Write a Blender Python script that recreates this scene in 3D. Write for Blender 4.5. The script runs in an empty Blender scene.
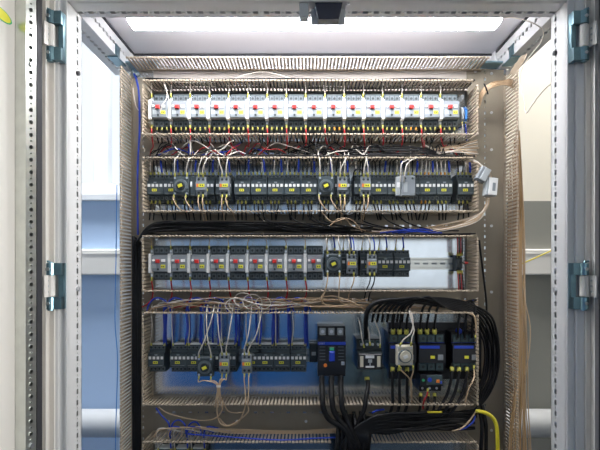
import bpy, math, random
from mathutils import Vector, Matrix
R = random.Random(7)
SC = bpy.context.scene
COL = SC.collection
F, VX, VY, ZC = 524.0, 305.0, 265.0, 1.45      # focal length (px), vanishing point, eye height
YP, YF = 1.54, 1.435                            # mounting plate plane, duct front plane

def P(px, py, d):
    return Vector(((px - VX) * d / F, d, ZC + (VY - py) * d / F))
def X(px, d): return (px - VX) * d / F
def H(py, d): return ZC + (VY - py) * d / F
ORD = ['first', 'second', 'third', 'fourth', 'fifth', 'sixth', 'seventh', 'eighth', 'ninth', 'tenth', 'eleventh', 'twelfth',
       'thirteenth', 'fourteenth', 'fifteenth', 'sixteenth', 'seventeenth', 'eighteenth', 'nineteenth', 'twentieth']

# ------------------------------------------------------------------ materials
MATS = {}
def mat(name, col, rough=0.5, metal=0.0, emit=0.0, noise=0.0, scale=40.0, bump=0.0, spec=0.5):
    m = bpy.data.materials.new(name); m.use_nodes = True
    nt = m.node_tree; b = nt.nodes['Principled BSDF']
    b.inputs['Base Color'].default_value = (*col, 1); b.inputs['Roughness'].default_value = rough
    b.inputs['Metallic'].default_value = metal; b.inputs['Specular IOR Level'].default_value = spec
    if emit:
        b.inputs['Emission Color'].default_value = (*col, 1); b.inputs['Emission Strength'].default_value = emit
    if noise or bump:
        tc = nt.nodes.new('ShaderNodeTexCoord'); n = nt.nodes.new('ShaderNodeTexNoise')
        n.inputs['Scale'].default_value = scale; n.inputs['Detail'].default_value = 4
        nt.links.new(tc.outputs['Object'], n.inputs['Vector'])
        if noise:
            r = nt.nodes.new('ShaderNodeValToRGB')
            r.color_ramp.elements[0].position = 0.3; r.color_ramp.elements[1].position = 0.7
            r.color_ramp.elements[0].color = (*[c * (1 - noise) for c in col], 1)
            r.color_ramp.elements[1].color = (*[min(1, c * (1 + noise)) for c in col], 1)
            nt.links.new(n.outputs['Fac'], r.inputs['Fac']); nt.links.new(r.outputs['Color'], b.inputs['Base Color'])
        if bump:
            bp = nt.nodes.new('ShaderNodeBump'); bp.inputs['Strength'].default_value = bump; bp.inputs['Distance'].default_value = 0.002
            nt.links.new(n.outputs['Fac'], bp.inputs['Height']); nt.links.new(bp.outputs['Normal'], b.inputs['Normal'])
    MATS[name] = m
    return m
def wall_mat(name, low, high, line):
    m = mat(name, high, 0.75, noise=0.0, bump=0.15, scale=18); nt = m.node_tree; b = nt.nodes['Principled BSDF']
    g = nt.nodes.new('ShaderNodeNewGeometry'); s = nt.nodes.new('ShaderNodeSeparateXYZ')
    gt = nt.nodes.new('ShaderNodeMath'); gt.operation = 'GREATER_THAN'; gt.inputs[1].default_value = line
    mx = nt.nodes.new('ShaderNodeMix'); mx.data_type = 'RGBA'
    mx.inputs[6].default_value = (*low, 1); mx.inputs[7].default_value = (*high, 1)
    nt.links.new(g.outputs['Position'], s.inputs[0]); nt.links.new(s.outputs['Z'], gt.inputs[0])
    nt.links.new(gt.outputs[0], mx.inputs[0]); nt.links.new(mx.outputs[2], b.inputs['Base Color'])
    return m
GREY = mat('painted_grey_steel', (.76, .76, .755), .38, bump=.05, scale=300)
DOOR = mat('painted_door_steel', (.76, .73, .68), .45, bump=.06, scale=250)
ROOF = mat('painted_roof_steel', (.74, .72, .75), .45)
PERF = mat('zinc_rail', (.74, .76, .71), .3, .92, noise=.06)
ZINC = mat('galvanised_plate', (.70, .74, .77), .18, 1.0, noise=.04, scale=25)
DINM = mat('zinc_din_rail', (.80, .80, .74), .3, .8)
BLUEZ = mat('blue_zinc', (.20, .33, .38), .28, .85, noise=.1, scale=60)
STEEL = mat('steel', (.75, .76, .78), .3, .9)
PVC = mat('stone_grey_duct', (.47, .385, .285), .5, noise=.05, scale=30)
PVCB = mat('stone_grey_duct_base', (.31, .27, .205), .5, noise=.06, scale=12)
PVCL = mat('pale_beige_duct_base', (.66, .60, .54), .5, noise=.03, scale=8)
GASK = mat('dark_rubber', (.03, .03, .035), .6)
BODY = mat('device_dark_grey', (.048, .066, .074), .42, noise=.05)
TERM = mat('device_terminal_grey', (.12, .146, .158), .42)
BODY2 = mat('device_charcoal', (.022, .030, .033), .4)
FACE = mat('device_mid_grey', (.24, .265, .285), .4)
LGREY = mat('device_light_grey', (.42, .45, .46), .42)
WHITE = mat('white_plastic', (.80, .80, .78), .4)
CREAM = mat('cream_plastic', (.66, .61, .48), .4)
BLACK = mat('black_plastic', (.014, .015, .019), .38)
TEALB = mat('dark_teal_plastic', (.05, .085, .09), .4)
RED = mat('red_plastic', (.62, .035, .03), .35)
ORANGE = mat('orange_plastic', (.85, .22, .03), .4)
YEL = mat('yellow_label', (.78, .74, .05), .45)
FERR = mat('yellow_sleeve', (.58, .54, .10), .4)
FERRO = mat('orange_sleeve', (.80, .36, .03), .4)
GREEN = mat('green_plastic', (.05, .45, .18), .4)
BLUEP = mat('blue_plastic', (.02, .06, .50), .35)
BLUEL = mat('light_blue_plastic', (.05, .22, .62), .35)
WB = mat('black_insulation', (.006, .006, .007), .45, spec=.3)
WR = mat('red_insulation', (.40, .012, .015), .4)
WBL = mat('blue_insulation', (.015, .055, .48), .4)
WW = mat('pale_insulation', (.72, .66, .58), .4)
WT = mat('tan_insulation', (.56, .40, .25), .45)
WT2 = mat('golden_tan_insulation', (.58, .37, .17), .45)
WT3 = mat('brown_tan_insulation', (.34, .21, .11), .45)
WY = mat('yellow_insulation', (.72, .60, .03), .4)
INK = mat('dark_print', (.02, .02, .02), .5)
LAMPB = mat('lamp_housing', (.58, .57, .60), .4)
LED = mat('lamp_diffuser', (.95, .96, 1.0), .4, emit=36)
PIPE = mat('pipe_paint', (.62, .63, .64), .35, bump=.05)
TRUNK = mat('cream_trunking', (.78, .76, .72), .45)
FLOORM = mat('floor_vinyl', (.025, .045, .075), .5, noise=.08, scale=6)
CEILM = mat('ceiling_paint', (.80, .80, .78), .8)
WFRAME = mat('window_frame_white', (.80, .82, .85), .4)

# ------------------------------------------------------------------ mesh helper
class MB:
    def __init__(s): s.v = []; s.f = []
    def add(s, vs, fs):
        n = len(s.v); s.v += [tuple(p) for p in vs]; s.f += [tuple(i + n for i in q) for q in fs]; return s
    def box(s, x0, x1, y0, y1, z0, z1):
        return s.add([(x0, y0, z0), (x1, y0, z0), (x1, y1, z0), (x0, y1, z0), (x0, y0, z1), (x1, y0, z1), (x1, y1, z1), (x0, y1, z1)],
                     [(0, 3, 2, 1), (4, 5, 6, 7), (0, 1, 5, 4), (1, 2, 6, 5), (2, 3, 7, 6), (3, 0, 4, 7)])
    def cbox(s, x0, x1, y0, y1, z0, z1, c=.0015):
        """box whose front (towards -y) edges are chamfered"""
        vs = []
        for (a, b, y) in ((0, 0, y1), (0, 0, y0 + c), (c, c, y0)):
            vs += [(x0 + a, y, z0 + b), (x1 - a, y, z0 + b), (x1 - a, y, z1 - b), (x0 + a, y, z1 - b)]
        fs = [(3, 2, 1, 0), (8, 9, 10, 11)]
        for k in (0, 4):
            for i in range(4):
                j = (i + 1) % 4
                fs.append((k + i, k + j, k + 4 + j, k + 4 + i))
        return s.add(vs, fs)
    def prism(s, prof, x0, x1):
        """profile in (y,z) swept along x"""
        n = len(prof)
        vs = [(x0, y, z) for y, z in prof] + [(x1, y, z) for y, z in prof]
        fs = [tuple(range(n))[::-1], tuple(range(n, 2 * n))]
        for i in range(n):
            j = (i + 1) % n
            fs.append((i, j, n + j, n + i))
        return s.add(vs, fs)
    def cyl(s, c, ax, r, l, n=14, r2=None):
        c = Vector(c); ax = Vector(ax).normalized(); r2 = r if r2 is None else r2
        u = ax.orthogonal().normalized(); w = ax.cross(u)
        vs = []
        for k, rr in ((0, r), (1, r2)):
            for i in range(n):
                a = 2 * math.pi * i / n
                vs.append(c + ax * (l * k) + (u * math.cos(a) + w * math.sin(a)) * rr)
        fs = [tuple(range(n))[::-1], tuple(range(n, 2 * n))]
        for i in range(n):
            j = (i + 1) % n
            fs.append((i, j, n + j, n + i))
        return s.add(vs, fs)
    def tube(s, pts, r, n=6, sub=4):
        pts = smooth([Vector(p) for p in pts], sub)
        N = len(pts); vs = []; up = Vector((0.3, 1, 0.2)).normalized()
        for i, p in enumerate(pts):
            t = (pts[min(i + 1, N - 1)] - pts[max(i - 1, 0)])
            t = t.normalized() if t.length > 1e-9 else Vector((0, 0, 1))
            u = t.cross(up)
            if u.length < 1e-3: u = t.orthogonal()
            u.normalize(); w = t.cross(u)
            for k in range(n):
                a = 2 * math.pi * k / n
                vs.append(p + (u * math.cos(a) + w * math.sin(a)) * r)
        fs = [tuple(range(n))[::-1], tuple(range((N - 1) * n, N * n))]
        for i in range(N - 1):
            for k in range(n):
                j = (k + 1) % n
                fs.append((i * n + k, i * n + j, (i + 1) * n + j, (i + 1) * n + k))
        return s.add(vs, fs)
    def perf(s, O, U, V, length, width, vc, pitch=.0125, big=(.0115, .0095), small=.0020, big_round=False, depth=.0018):
        """strip with alternating large and small holes really cut through, along U"""
        O, U, V = Vector(O), Vector(U).normalized(), Vector(V).normalized(); Nn = U.cross(V)
        k = 0; u = 0.0
        while u < length - 1e-6:
            u1 = min(u + pitch, length); uc = (u + u1) / 2
            if k % 2 == 0: hu, hv = big[0] / 2, big[1] / 2
            else: hu = hv = small
            rnd = big_round or k % 2 == 1
            q = .72 if rnd else 1.0
            outer = [(u, 0), (uc, 0), (u1, 0), (u1, vc), (u1, width), (uc, width), (u, width), (u, vc)]
            inner = [(uc - hu * q, vc - hv * q), (uc, vc - hv), (uc + hu * q, vc - hv * q), (uc + hu, vc), (uc + hu * q, vc + hv * q), (uc, vc + hv), (uc - hu * q, vc + hv * q), (uc - hu, vc)]
            vs = [O + U * a + V * b for a, b in outer] + [O + U * a + V * b for a, b in inner] + [O + U * a + V * b - Nn * depth for a, b in inner]
            fs = []
            for i in range(8):
                j = (i + 1) % 8
                fs += [(i, j, 8 + j, 8 + i), (8 + i, 8 + j, 16 + j, 16 + i)]
            s.add(vs, fs); u = u1; k += 1
        return s
    def mesh(s, name, m, origin=None, sm=False):
        me = bpy.data.meshes.new(name)
        o = Vector(origin) if origin is not None else Vector((0, 0, 0))
        me.from_pydata([tuple(Vector(p) - o) for p in s.v], [], s.f); me.materials.append(m)
        if sm: me.shade_smooth()
        me.update(); return me

def smooth(p, sub):
    if len(p) < 3 or sub < 2: return p
    out = []
    for i in range(len(p) - 1):
        a, b, c, d = p[max(i - 1, 0)], p[i], p[i + 1], p[min(i + 2, len(p) - 1)]
        for k in range(sub):
            t = k / sub
            out.append(.5 * ((2 * b) + (c - a) * t + (2 * a - 5 * b + 4 * c - d) * t * t + (3 * b - a - 3 * c + d) * t ** 3))
    out.append(p[-1]); return out

def part(name, mb, m, parent, sm=False, label=None):
    o = bpy.data.objects.new(name, mb.mesh(name, m, None, sm)); COL.objects.link(o); o.parent = parent
    if label: o['label'] = label
    return o
def tag(o, label, cat, group=None):
    o['label'] = label; o['category'] = cat
    if group: o['group'] = group
    return o
def thing(name, label, cat, loc=(0, 0, 0), group=None):
    o = bpy.data.objects.new(name, None); COL.objects.link(o); o.location = loc; o.empty_display_size = .02
    return tag(o, label, cat, group)
def solo(name, mb, m, label, cat, origin, group=None, sm=False):
    o = bpy.data.objects.new(name, mb.mesh(name, m, origin, sm)); COL.objects.link(o); o.location = origin
    return tag(o, label, cat, group)
def struct(name, mb, m, parent=None, sm=False):
    o = bpy.data.objects.new(name, mb.mesh(name, m, None, sm)); COL.objects.link(o)
    if parent: o.parent = parent
    else: o['kind'] = 'structure'
    return o
def dup(root, loc, label, group=None):
    r = root.copy(); COL.objects.link(r); r.location = loc; r['label'] = label
    if group: r['group'] = group
    for ch in list(root.children):
        c = ch.copy(); COL.objects.link(c); c.parent = r
        for g in list(ch.children):
            d = g.copy(); COL.objects.link(d); d.parent = c
    return r
PROTO = {}
def place(kind, loc, label, group=None):
    """first use moves the prototype itself, later uses copy it with its parts"""
    root, used = PROTO[kind]
    if not used:
        PROTO[kind] = (root, True); root.location = loc; root['label'] = label
        if group: root['group'] = group
        return root
    return dup(root, loc, label, group)

# ------------------------------------------------------------------ room
def portal(name, loc, rot, sx, sy):
    l = bpy.data.lights.new(name, 'AREA'); l.shape = 'RECTANGLE'; l.size = sx; l.size_y = sy; l.energy = 1; l.cycles.is_portal = True
    o = bpy.data.objects.new(name, l); COL.objects.link(o); o.location = loc; o.rotation_euler = rot
def build_room():
    x0, x1, y0, y1, zt = -2.4, 2.6, -2.4, 2.3, 3.05
    struct('floor', MB().box(x0, x1, y0, y1 + .2, -.05, 0), FLOORM)
    struct('ceiling', MB().box(x0, x1, y0, y1 + .2, zt, zt + .05), CEILM)
    blue = (.40, .54, .76); up = (.82, .84, .88); line = H(201, 2.3)
    wl = wall_mat('wall_paint_blue', blue, up, line); wr = wall_mat('wall_paint_grey', (.25, .25, .225), (.88, .83, .72), line)
    wx0, wx1, wz0, wz1 = -1.45, -.72, H(196, 2.3), 2.55
    m = MB(); m.box(x0, wx0, y1, y1 + .2, 0, zt).box(wx1, 0, y1, y1 + .2, 0, zt).box(wx0, wx1, y1, y1 + .2, 0, wz0).box(wx0, wx1, y1, y1 + .2, wz1, zt)
    struct('wall_back', m, wl)
    struct('wall_back_right', MB().box(0, x1, y1, y1 + .2, 0, zt), wr)
    deep = wall_mat('wall_paint_deep_blue', (.015, .19, .60), (.50, .68, .92), ZC - .36)
    struct('wall_front', MB().box(x0, .1, y0 - .1, y0, 0, zt), deep)
    fx0, fx1, fz0, fz1 = .12, 2.2, 1.10, 2.15
    m = MB(); m.box(.1, fx0, y0 - .1, y0, 0, zt).box(fx1, x1, y0 - .1, y0, 0, zt).box(fx0, fx1, y0 - .1, y0, 0, fz0).box(fx0, fx1, y0 - .1, y0, fz1, zt)
    w = MB()
    for xx in (fx0, fx1 - .05): w.box(xx, xx + .05, y0 - .08, y0 - .02, fz0 + .05, fz1 - .05)
    w.box(fx0, fx1, y0 - .08, y0 - .02, fz0, fz0 + .05).box(fx0, fx1, y0 - .08, y0 - .02, fz1 - .05, fz1)
    struct('window_5', w, WFRAME)  # unseen window, added as a bright reflection for the mounting plate
    portal('window_5_portal', ((fx0 + fx1) / 2, y0 - .1, (fz0 + fz1) / 2), (math.radians(90), 0, 0), fx1 - fx0, fz1 - fz0)
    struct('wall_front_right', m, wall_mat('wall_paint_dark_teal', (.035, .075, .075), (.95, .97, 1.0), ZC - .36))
    def side(name, xa, xb, m, s, holes):
        q = MB(); ya = y0
        for (h0, h1, za, zb, wname) in holes:
            q.box(xa, xb, ya, h0, 0, zt).box(xa, xb, h0, h1, 0, za).box(xa, xb, h0, h1, zb, zt); ya = h1
            w = MB(); c0, c1 = xa + .02, xb - .02
            for yy in (h0, h1 - .06): w.box(c0, c1, yy, yy + .06, za + .06, zb - .06)
            w.box(c0, c1, h0, h1, za, za + .06).box(c0, c1, h0, h1, zb - .06, zb); struct(wname, w, WFRAME)
            portal(wname + '_portal', (s, (h0 + h1) / 2, (za + zb) / 2), (0, math.radians(90 if s > 0 else -90), 0), zb - za, h1 - h0)
        q.box(xa, xb, ya, y1 + .2, 0, zt); struct(name, q, m)
    side('wall_right', x1, x1 + .1, wr, x1 + .1, [(-1.0, -.1, .9, 2.6, 'added_window_2'), (1.35, 2.15, 1.2, 2.7, 'added_window_3')])  # unseen windows, added to light the left door and the rear wall
    side('wall_left', x0 - .1, x0, wl, x0 - .1, [(1.35, 2.15, 1.2, 2.7, 'added_window_4')])  # unseen window, added for grazing light on the rear wall
    portal('window_portal_back', (-1.085, y1 + .2, (H(196, 2.3) + 2.55) / 2), (math.radians(-90), 0, 0), .73, 2.55 - H(196, 2.3))
    w = MB(); yw0, yw1 = y1 + .03, y1 + .09
    w.box(wx0, wx1, yw0, yw1, wz0, wz0 + .06).box(wx0, wx1, yw0, yw1, wz1 - .06, wz1).box(wx0, wx0 + .06, yw0, yw1, wz0, wz1).box(wx1 - .06, wx1, yw0, yw1, wz0, wz1)
    w.box(X(96, 2.36), X(110, 2.36), yw0 + .004, yw1 - .004, wz0 + .06, wz1 - .06)
    win = struct('window_1', w, WFRAME)
    struct('window_sill', MB().box(wx0 - .03, wx1 + .03, y1 - .03, y1 + .1, wz0 - .02, wz0 + .004), WFRAME, win)
    g = bpy.data.materials.new('window_glass'); g.use_nodes = True; nt = g.node_tree; nt.nodes.clear()
    o = nt.nodes.new('ShaderNodeOutputMaterial'); t = nt.nodes.new('ShaderNodeBsdfTransparent'); gl = nt.nodes.new('ShaderNodeBsdfGlossy'); mx = nt.nodes.new('ShaderNodeMixShader')
    gl.inputs['Roughness'].default_value = .05; mx.inputs[0].default_value = .06
    nt.links.new(t.outputs[0], mx.inputs[1]); nt.links.new(gl.outputs[0], mx.inputs[2]); nt.links.new(mx.outputs[0], o.inputs[0])
    struct('window_pane', MB().box(wx0 + .05, wx1 - .05, y1 + .055, y1 + .061, wz0 + .05, wz1 - .05), g, win)
    # trunking and heating pipe along the rear wall
    t = MB(); za, zb = H(275, 2.26), H(249, 2.26)
    t.cbox(x0, x1, y1 - .045, y1, za, zb, .006); t.box(x0, x1, y1 - .048, y1 - .044, zb - .022, zb - .018)
    solo('cable_trunking', t, TRUNK, 'pale rectangular trunking running level along the wall behind the cabinet', 'trunking', (0, y1, za))
    zp = H(423, 2.2)
    p = MB().cyl((x0, 2.2, zp), (1, 0, 0), .058, x1 - x0, 24)
    pr = thing('heating_pipe', 'thick grey horizontal pipe low on the wall behind the cabinet', 'pipe', (0, 2.2, zp))
    q = part('pipe_run', MB().cyl((x0, 0, 0), (1, 0, 0), .058, x1 - x0, 28), PIPE, pr, True)
    for bx in (-1.2, 1.2): part('bracket', MB().box(bx - .015, bx + .015, 0, .1, -.066, .066), STEEL, pr)

# ------------------------------------------------------------------ cabinet
XL, XR, HT = -.5188, .5713, ZC + .5757      # inner faces of the front frame
OL, OR_ = -.574, .6265
Y0, Y1 = 1.147, 1.217
ZR = ZC + .638
def build_cabinet():
    c = thing('electrical_cabinet', 'tall light grey steel control cabinet standing open with both doors swung out', 'cabinet', (0.026, 1.36, 0))
    c.location = (0, 0, 0)
    def pt(n, mb, m, par=c, sm=False, label=None): return part(n, mb, m, par, sm, label)
    zb = ZC - .62
    for sgn, xi, xo in ((-1, XL, OL), (1, XR, OR_)):
        m = MB()
        a, b = min(xi, xo), max(xi, xo)
        m.box(a, b, Y0, Y0 + .002, .1, ZR); m.box(a, b, Y1 - .002, Y1, .1, ZR)
        m.box(xo - .001, xo + .001, Y0, Y1, .1, ZR)
        if sgn < 0: m.perf((xi, Y1, zb), (0, 0, 1), (0, -1, 0), HT - zb, Y1 - Y0, .022)
        else: m.perf((xi, Y0, zb), (0, 0, 1), (0, 1, 0), HT - zb, Y1 - Y0, .048)
        m.box(xi - .001, xi + .001, Y0, Y1, .1, zb); m.box(xi - .001, xi + .001, Y0, Y1, HT, ZR); m.box(a, b, Y0, Y1, ZR - .001, ZR)
        # sealing lip standing proud of the frame front
        m.box(min(xi - sgn * 0, xi + sgn * .004), max(xi, xi + sgn * .004), Y0 - .006, Y0, .1, HT + .004)
        m.box(min(xi + sgn * .018, xi + sgn * .034), max(xi + sgn * .018, xi + sgn * .034), Y0 - .010, Y0, .1, ZR)
        pt('front_post', m, GREY)
        rp = MB(); xa = -.552 if sgn < 0 else .565
        rp.box(xa, xa + .035, 1.56, 1.6, .1, ZR); pt('rear_post', rp, GREY)
        # depth rail at the top, holes on the inner side and underside
        d = MB(); L = 1.59 - Y1
        if sgn < 0:
            d.perf((xi, Y1, HT), (0, 1, 0), (0, 0, 1), L, ZR - HT, .030)
            d.perf((xo, Y1, HT), (0, 1, 0), (1, 0, 0), L, abs(xo - xi), .026)
        else:
            d.perf((xi, Y1, ZR), (0, 1, 0), (0, 0, -1), L, ZR - HT, ZR - HT - .030)
            d.perf((xi, Y1, HT), (0, 1, 0), (1, 0, 0), L, abs(xo - xi), .026)
        d.box(xo - .001, xo + .001, Y1, 1.59, HT, ZR); d.box(a, b, Y1, 1.59, ZR, ZR + .002)
        pt('depth_rail', d, GREY)
        g = MB().box(min(xi, xi - sgn * .004), max(xi, xi - sgn * .004), Y1, 1.585, ZR - .006, ZR); pt('roof_gasket', g, GASK)
        # brackets fixed under the depth rails
        bx = MB(); s = -sgn
        xa, xb = sorted((xi - s * .024, xi + s * .004))
        bx.box(xa, xb, 1.44, 1.51, HT - .004, HT - .0005); bx.box(xi + s * .002 - .001, xi + s * .002 + .001, 1.43, 1.46, HT, HT + .030)
        pt('bracket', bx, BLUEZ)
        by = MB(); xa, xb = sorted((xi + s * .004, xi + s * .085))
        by.box(xa, xb, 1.50, 1.555, HT + .004, HT + .008); by.box(xa, xb, 1.553, 1.557, HT - .002, HT + .03)
        pt('plate_bracket', by, BLUEZ)
    t = MB(); t.perf((XL, Y0, HT), (1, 0, 0), (0, 1, 0), XR - XL, Y1 - Y0, .046)
    t.box(XL, XR, Y0, Y0 + .002, HT, ZR); t.box(XL, XR, Y1 - .002, Y1, HT, ZR)
    t.box(XL, XR, Y0 - .006, Y0, HT, HT + .004); t.box(XL, XR, Y0 - .01, Y0, HT + .014, HT + .03)
    pt('top_rail', t, GREY)
    pt('roof_panel', MB().box(OL, OR_, Y0, 1.61, ZR + .002, ZR + .012), ROOF)
    rr = MB().box(OL, OR_, 1.588, 1.60, ZR - .03, ZR + .002); rr.box(OL + .05, OR_ - .05, 1.572, 1.588, ZR - .05, ZR - .026); pt('rear_rail', rr, ROOF)
    pt('rear_gasket', MB().box(XL, XR, 1.584, 1.588, ZR - .005, ZR + .001), GASK)
    pt('rear_panel', MB().box(-.552, .6, 1.6, 1.612, .1, ZR), GREY)
    b = MB().box(OL, OR_, Y0, 1.6, .0, .1); pt('plinth', b, GASK)
    pt('bottom_rail', MB().box(OL, OR_, Y0, Y1, .1, .17), GREY)
    pt('mounting_plate', MB().box(-.507, .590, YP, YP + .003, ZC - 1.0, ZC + .585), ZINC)
    # threaded studs on the frame holes
    for sx, py in ((XL, 73), (XL, 289), (XR, 53), (XR, 290)):
        s = 1 if sx < 0 else -1
        pt('screw', MB().cyl((sx, 1.192, H(py, 1.19)), (s, 0, 0), .0055, .006, 8), STEEL if py > 200 else GASK)
    # latch keeper at the top centre
    k = MB(); x0, x1 = X(313, 1.16), X(344, 1.16)
    k.add([(x0, 1.150, HT + .02), (x1, 1.150, HT + .02), (x1 - .012, 1.150, HT - .036), (x0 + .012, 1.150, HT - .036),
           (x0, 1.175, HT + .02), (x1, 1.175, HT + .02), (x1 - .012, 1.175, HT - .036), (x0 + .012, 1.175, HT - .036)],
          [(0, 3, 2, 1), (4, 5, 6, 7), (0, 1, 5, 4), (1, 2, 6, 5), (2, 3, 7, 6), (3, 0, 4, 7)])
    kp = pt('latch_keeper', k, mat('latch_black', (.03, .032, .05), .3))
    pt('guide_plate', MB().box(x0 - .004, x1 + .004, 1.176, 1.18, HT - .036, HT + .01), GREY, kp)
    for xx in (x0 - .014, x1 + .008): pt('screw', MB().cyl((xx, 1.158, HT + .004), (0, -1, 0), .006, .006, 10), STEEL, kp)
    pt('side_block', MB().cbox(x0 - .030, x0 - .010, 1.150, 1.176, HT - .030, HT + .004), LGREY, kp)
    # doors, opened past a right angle
    for sgn in (-1, 1):
        hx = -.5455 if sgn < 0 else .6105
        dr = door(sgn, hx, c)
        for py0, py1 in ((12, 61), (263, 309)): hinge(sgn, py0, py1, c)
    return c

def door(sgn, hx, c):
    a = math.radians(15)
    u = Vector((-math.sin(a), -math.cos(a), 0)); n = Vector((math.cos(a), -math.sin(a), 0))
    if sgn > 0: u.x *= -1; n.x *= -1
    O = Vector((hx, 1.146, 0)); Z = Vector((0, 0, 1))
    def slab(mb, s0, s1, n0, n1, z0, z1):
        vs = [O + u * s + n * q + Z * z for z in (z0, z1) for (s, q) in ((s0, n0), (s1, n0), (s1, n1), (s0, n1))]
        return mb.add(vs, [(0, 3, 2, 1), (4, 5, 6, 7), (0, 1, 5, 4), (1, 2, 6, 5), (2, 3, 7, 6), (3, 0, 4, 7)])
    z0, z1 = .14, ZR + .01
    m = MB(); slab(m, 0, .6, -.022, -.006, z0, z1)
    slab(m, 0, .012, -.006, .006, z0, z1); slab(m, .030, .034, -.006, .004, z0, z1); slab(m, .588, .6, -.006, .006, z0, z1)
    slab(m, .012, .588, -.006, .004, z1 - .02, z1); slab(m, .012, .588, -.006, .004, z0, z0 + .02)
    d = part('door', m, DOOR, c, label='left door panel swung open' if sgn < 0 else 'right door panel swung open')
    part('gasket', slab(slab(MB(), .046, .060, -.006, .006, z0 + .03, z1 - .02), .046, .554, -.006, .006, z1 - .034, z1 - .02), GASK, d)
    r = MB(); s0, s1, q = .078, .106, .020; zb = ZC - .62; zt = z1 - .05
    slab(r, s0, s0 + .0015, -.006, q, z0 + .05, zt); slab(r, s1 - .0015, s1, -.006, q, z0 + .05, zt); slab(r, s0, s1, q - .001, q, z0 + .05, zb)
    slab(r, s0, s1, -.006, -.004, z0 + .05, zt)
    if sgn < 0: r.perf(O + u * s1 + n * q + Z * zb, Z, -u, zt - zb, s1 - s0, .013, big=(.0085, .0085), big_round=True, small=.0018)
    else: r.perf(O + u * s0 + n * q + Z * zb, Z, u, zt - zb, s1 - s0, .013, big=(.0085, .0085), big_round=True, small=.0018)
    slab(r, .106, .49, -.006, q, zt - .028, zt)
    part('rail_hole_shade', slab(MB(), s0 + .004, s1 - .004, q - .012, q - .010, z0 + .05, zt), GASK, d)  # dark strip standing in for the shade inside the rail holes
    rl = part('perforated_rail', r, PERF, d, label='zinc stiffening rail with a line of holes')
    for py in (66, 226, 444): part('rail_screw', MB().cyl(O + u * .092 + n * q + Z * H(py, 1.06), n, .005, .004, 10), STEEL, d)
    if sgn < 0:
        st = MB(); cc = O + u * .140 + n * -.0055 + Z * H(11, 1.0)
        for nm, rr, off, mm in (('sticker', 1.0, 0, GREEN), ('sticker', .86, .0006, YEL)):
            st = MB(); vs = []; N = 28
            for k in range(2):
                for i in range(N):
                    t = 2 * math.pi * i / N
                    e, g = .026 * rr * math.cos(t), .012 * rr * math.sin(t)
                    vs.append(cc + u * e + Z * (e * .20 + g) + n * (off + .0005 * k))
            st.add(vs, [tuple(range(N))[::-1], tuple(range(N, 2 * N))] + [(i, (i + 1) % N, N + (i + 1) % N, N + i) for i in range(N)])
            part(nm, st, mm, d, label='oval yellow sticker with a green edge' if off else None)
    return d

def hinge(sgn, py0, py1, c):
    d0 = 1.125
    zt, zb = H(py0, d0), H(py1, d0); h = zt - zb
    xi = XL if sgn < 0 else XR; s = sgn
    def bx(mb, a, b, y0, y1, z0, z1):
        xa, xb = sorted((xi + s * a, xi + s * b)); return mb.box(xa, xb, y0, y1, z0, z1)
    m = MB(); bx(m, .002, .012, 1.128, 1.141, zb, zt)                      # frame leaf
    for za, zc in ((zb, zb + h * .26), (zt - h * .26, zt)):
        bx(m, .002, .030, 1.118, 1.132, za, zc)
        m.cyl((xi + s * .026, 1.122, za), (0, 0, 1), .010, zc - za, 14)
    hg = part('hinge', m, BLUEZ, c)
    k = MB(); k.cyl((xi + s * .026, 1.122, zb + h * .28), (0, 0, 1), .009, h * .44, 14)
    aa = math.radians(15); O = Vector((-.5455 if s < 0 else .6105, 1.146, 0)); uu = Vector((s * math.sin(aa), -math.cos(aa), 0)); nn = Vector((-s * math.cos(aa), -math.sin(aa), 0))
    vs = [O + uu * p + nn * q + Vector((0, 0, z)) for z in (zb + h * .27, zt - h * .27) for p, q in ((.004, .0045), (.043, .0045), (.043, .009), (.004, .009))]
    k.add(vs, [(0, 3, 2, 1), (4, 5, 6, 7), (0, 1, 5, 4), (1, 2, 6, 5), (2, 3, 7, 6), (3, 0, 4, 7)])
    lf = part('hinge_leaf', k, DOOR, hg, label='painted hinge leaf on the door side')
    for f in (.38, .5, .62): part('screw', MB().cyl(O + uu * .030 + nn * .009 + Vector((0, 0, zb + h * f)), nn, .0024, .001, 8), LGREY, hg)
    part('hinge_pin', MB().cyl((xi + s * .026, 1.122, zb - .003), (0, 0, 1), .006, .006, 10), BLUEZ, hg)
    p = MB(); p.tube([(xi + s * .026, 1.122, zt - .002), (xi + s * .026, 1.120, zt + .002), (xi + s * .034, 1.116, zt + .004)], .0025)
    part('hinge_pin', p, BLUEZ, hg)
    for f in (.13, .87): part('hinge_screw', MB().cyl((xi + s * .026, 1.1125, zb + h * f), (0, -1, 0), .0035, .003, 8), STEEL, hg)

def build_lamp():
    d = 1.25
    x0, x1 = X(127, d), X(502, d)
    l = thing('lamp', 'long white strip lamp glowing under the cabinet roof', 'lamp', ((x0 + x1) / 2, d, ZR))
    L = (x1 - x0) / 2
    part('lamp_housing', MB().cbox(-L, L, -.0085, .036, -.0545, .0015, .003), LAMPB, l)
    pr = [(-.0088, -.0490), (-.0070, -.0565), (.012, -.0595), (.033, -.0595), (.048, -.0565), (.0535, -.050), (.0535, -.036), (.0475, -.032), (.0365, -.032), (.0365, -.0545)]
    part('lamp_tube', MB().prism(pr, -L + .003, L - .003), LED, l)
    part('switch', MB().box(-L + .045, -L + .06, -.0105, -.008, -.05, -.038), WHITE, l)

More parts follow.
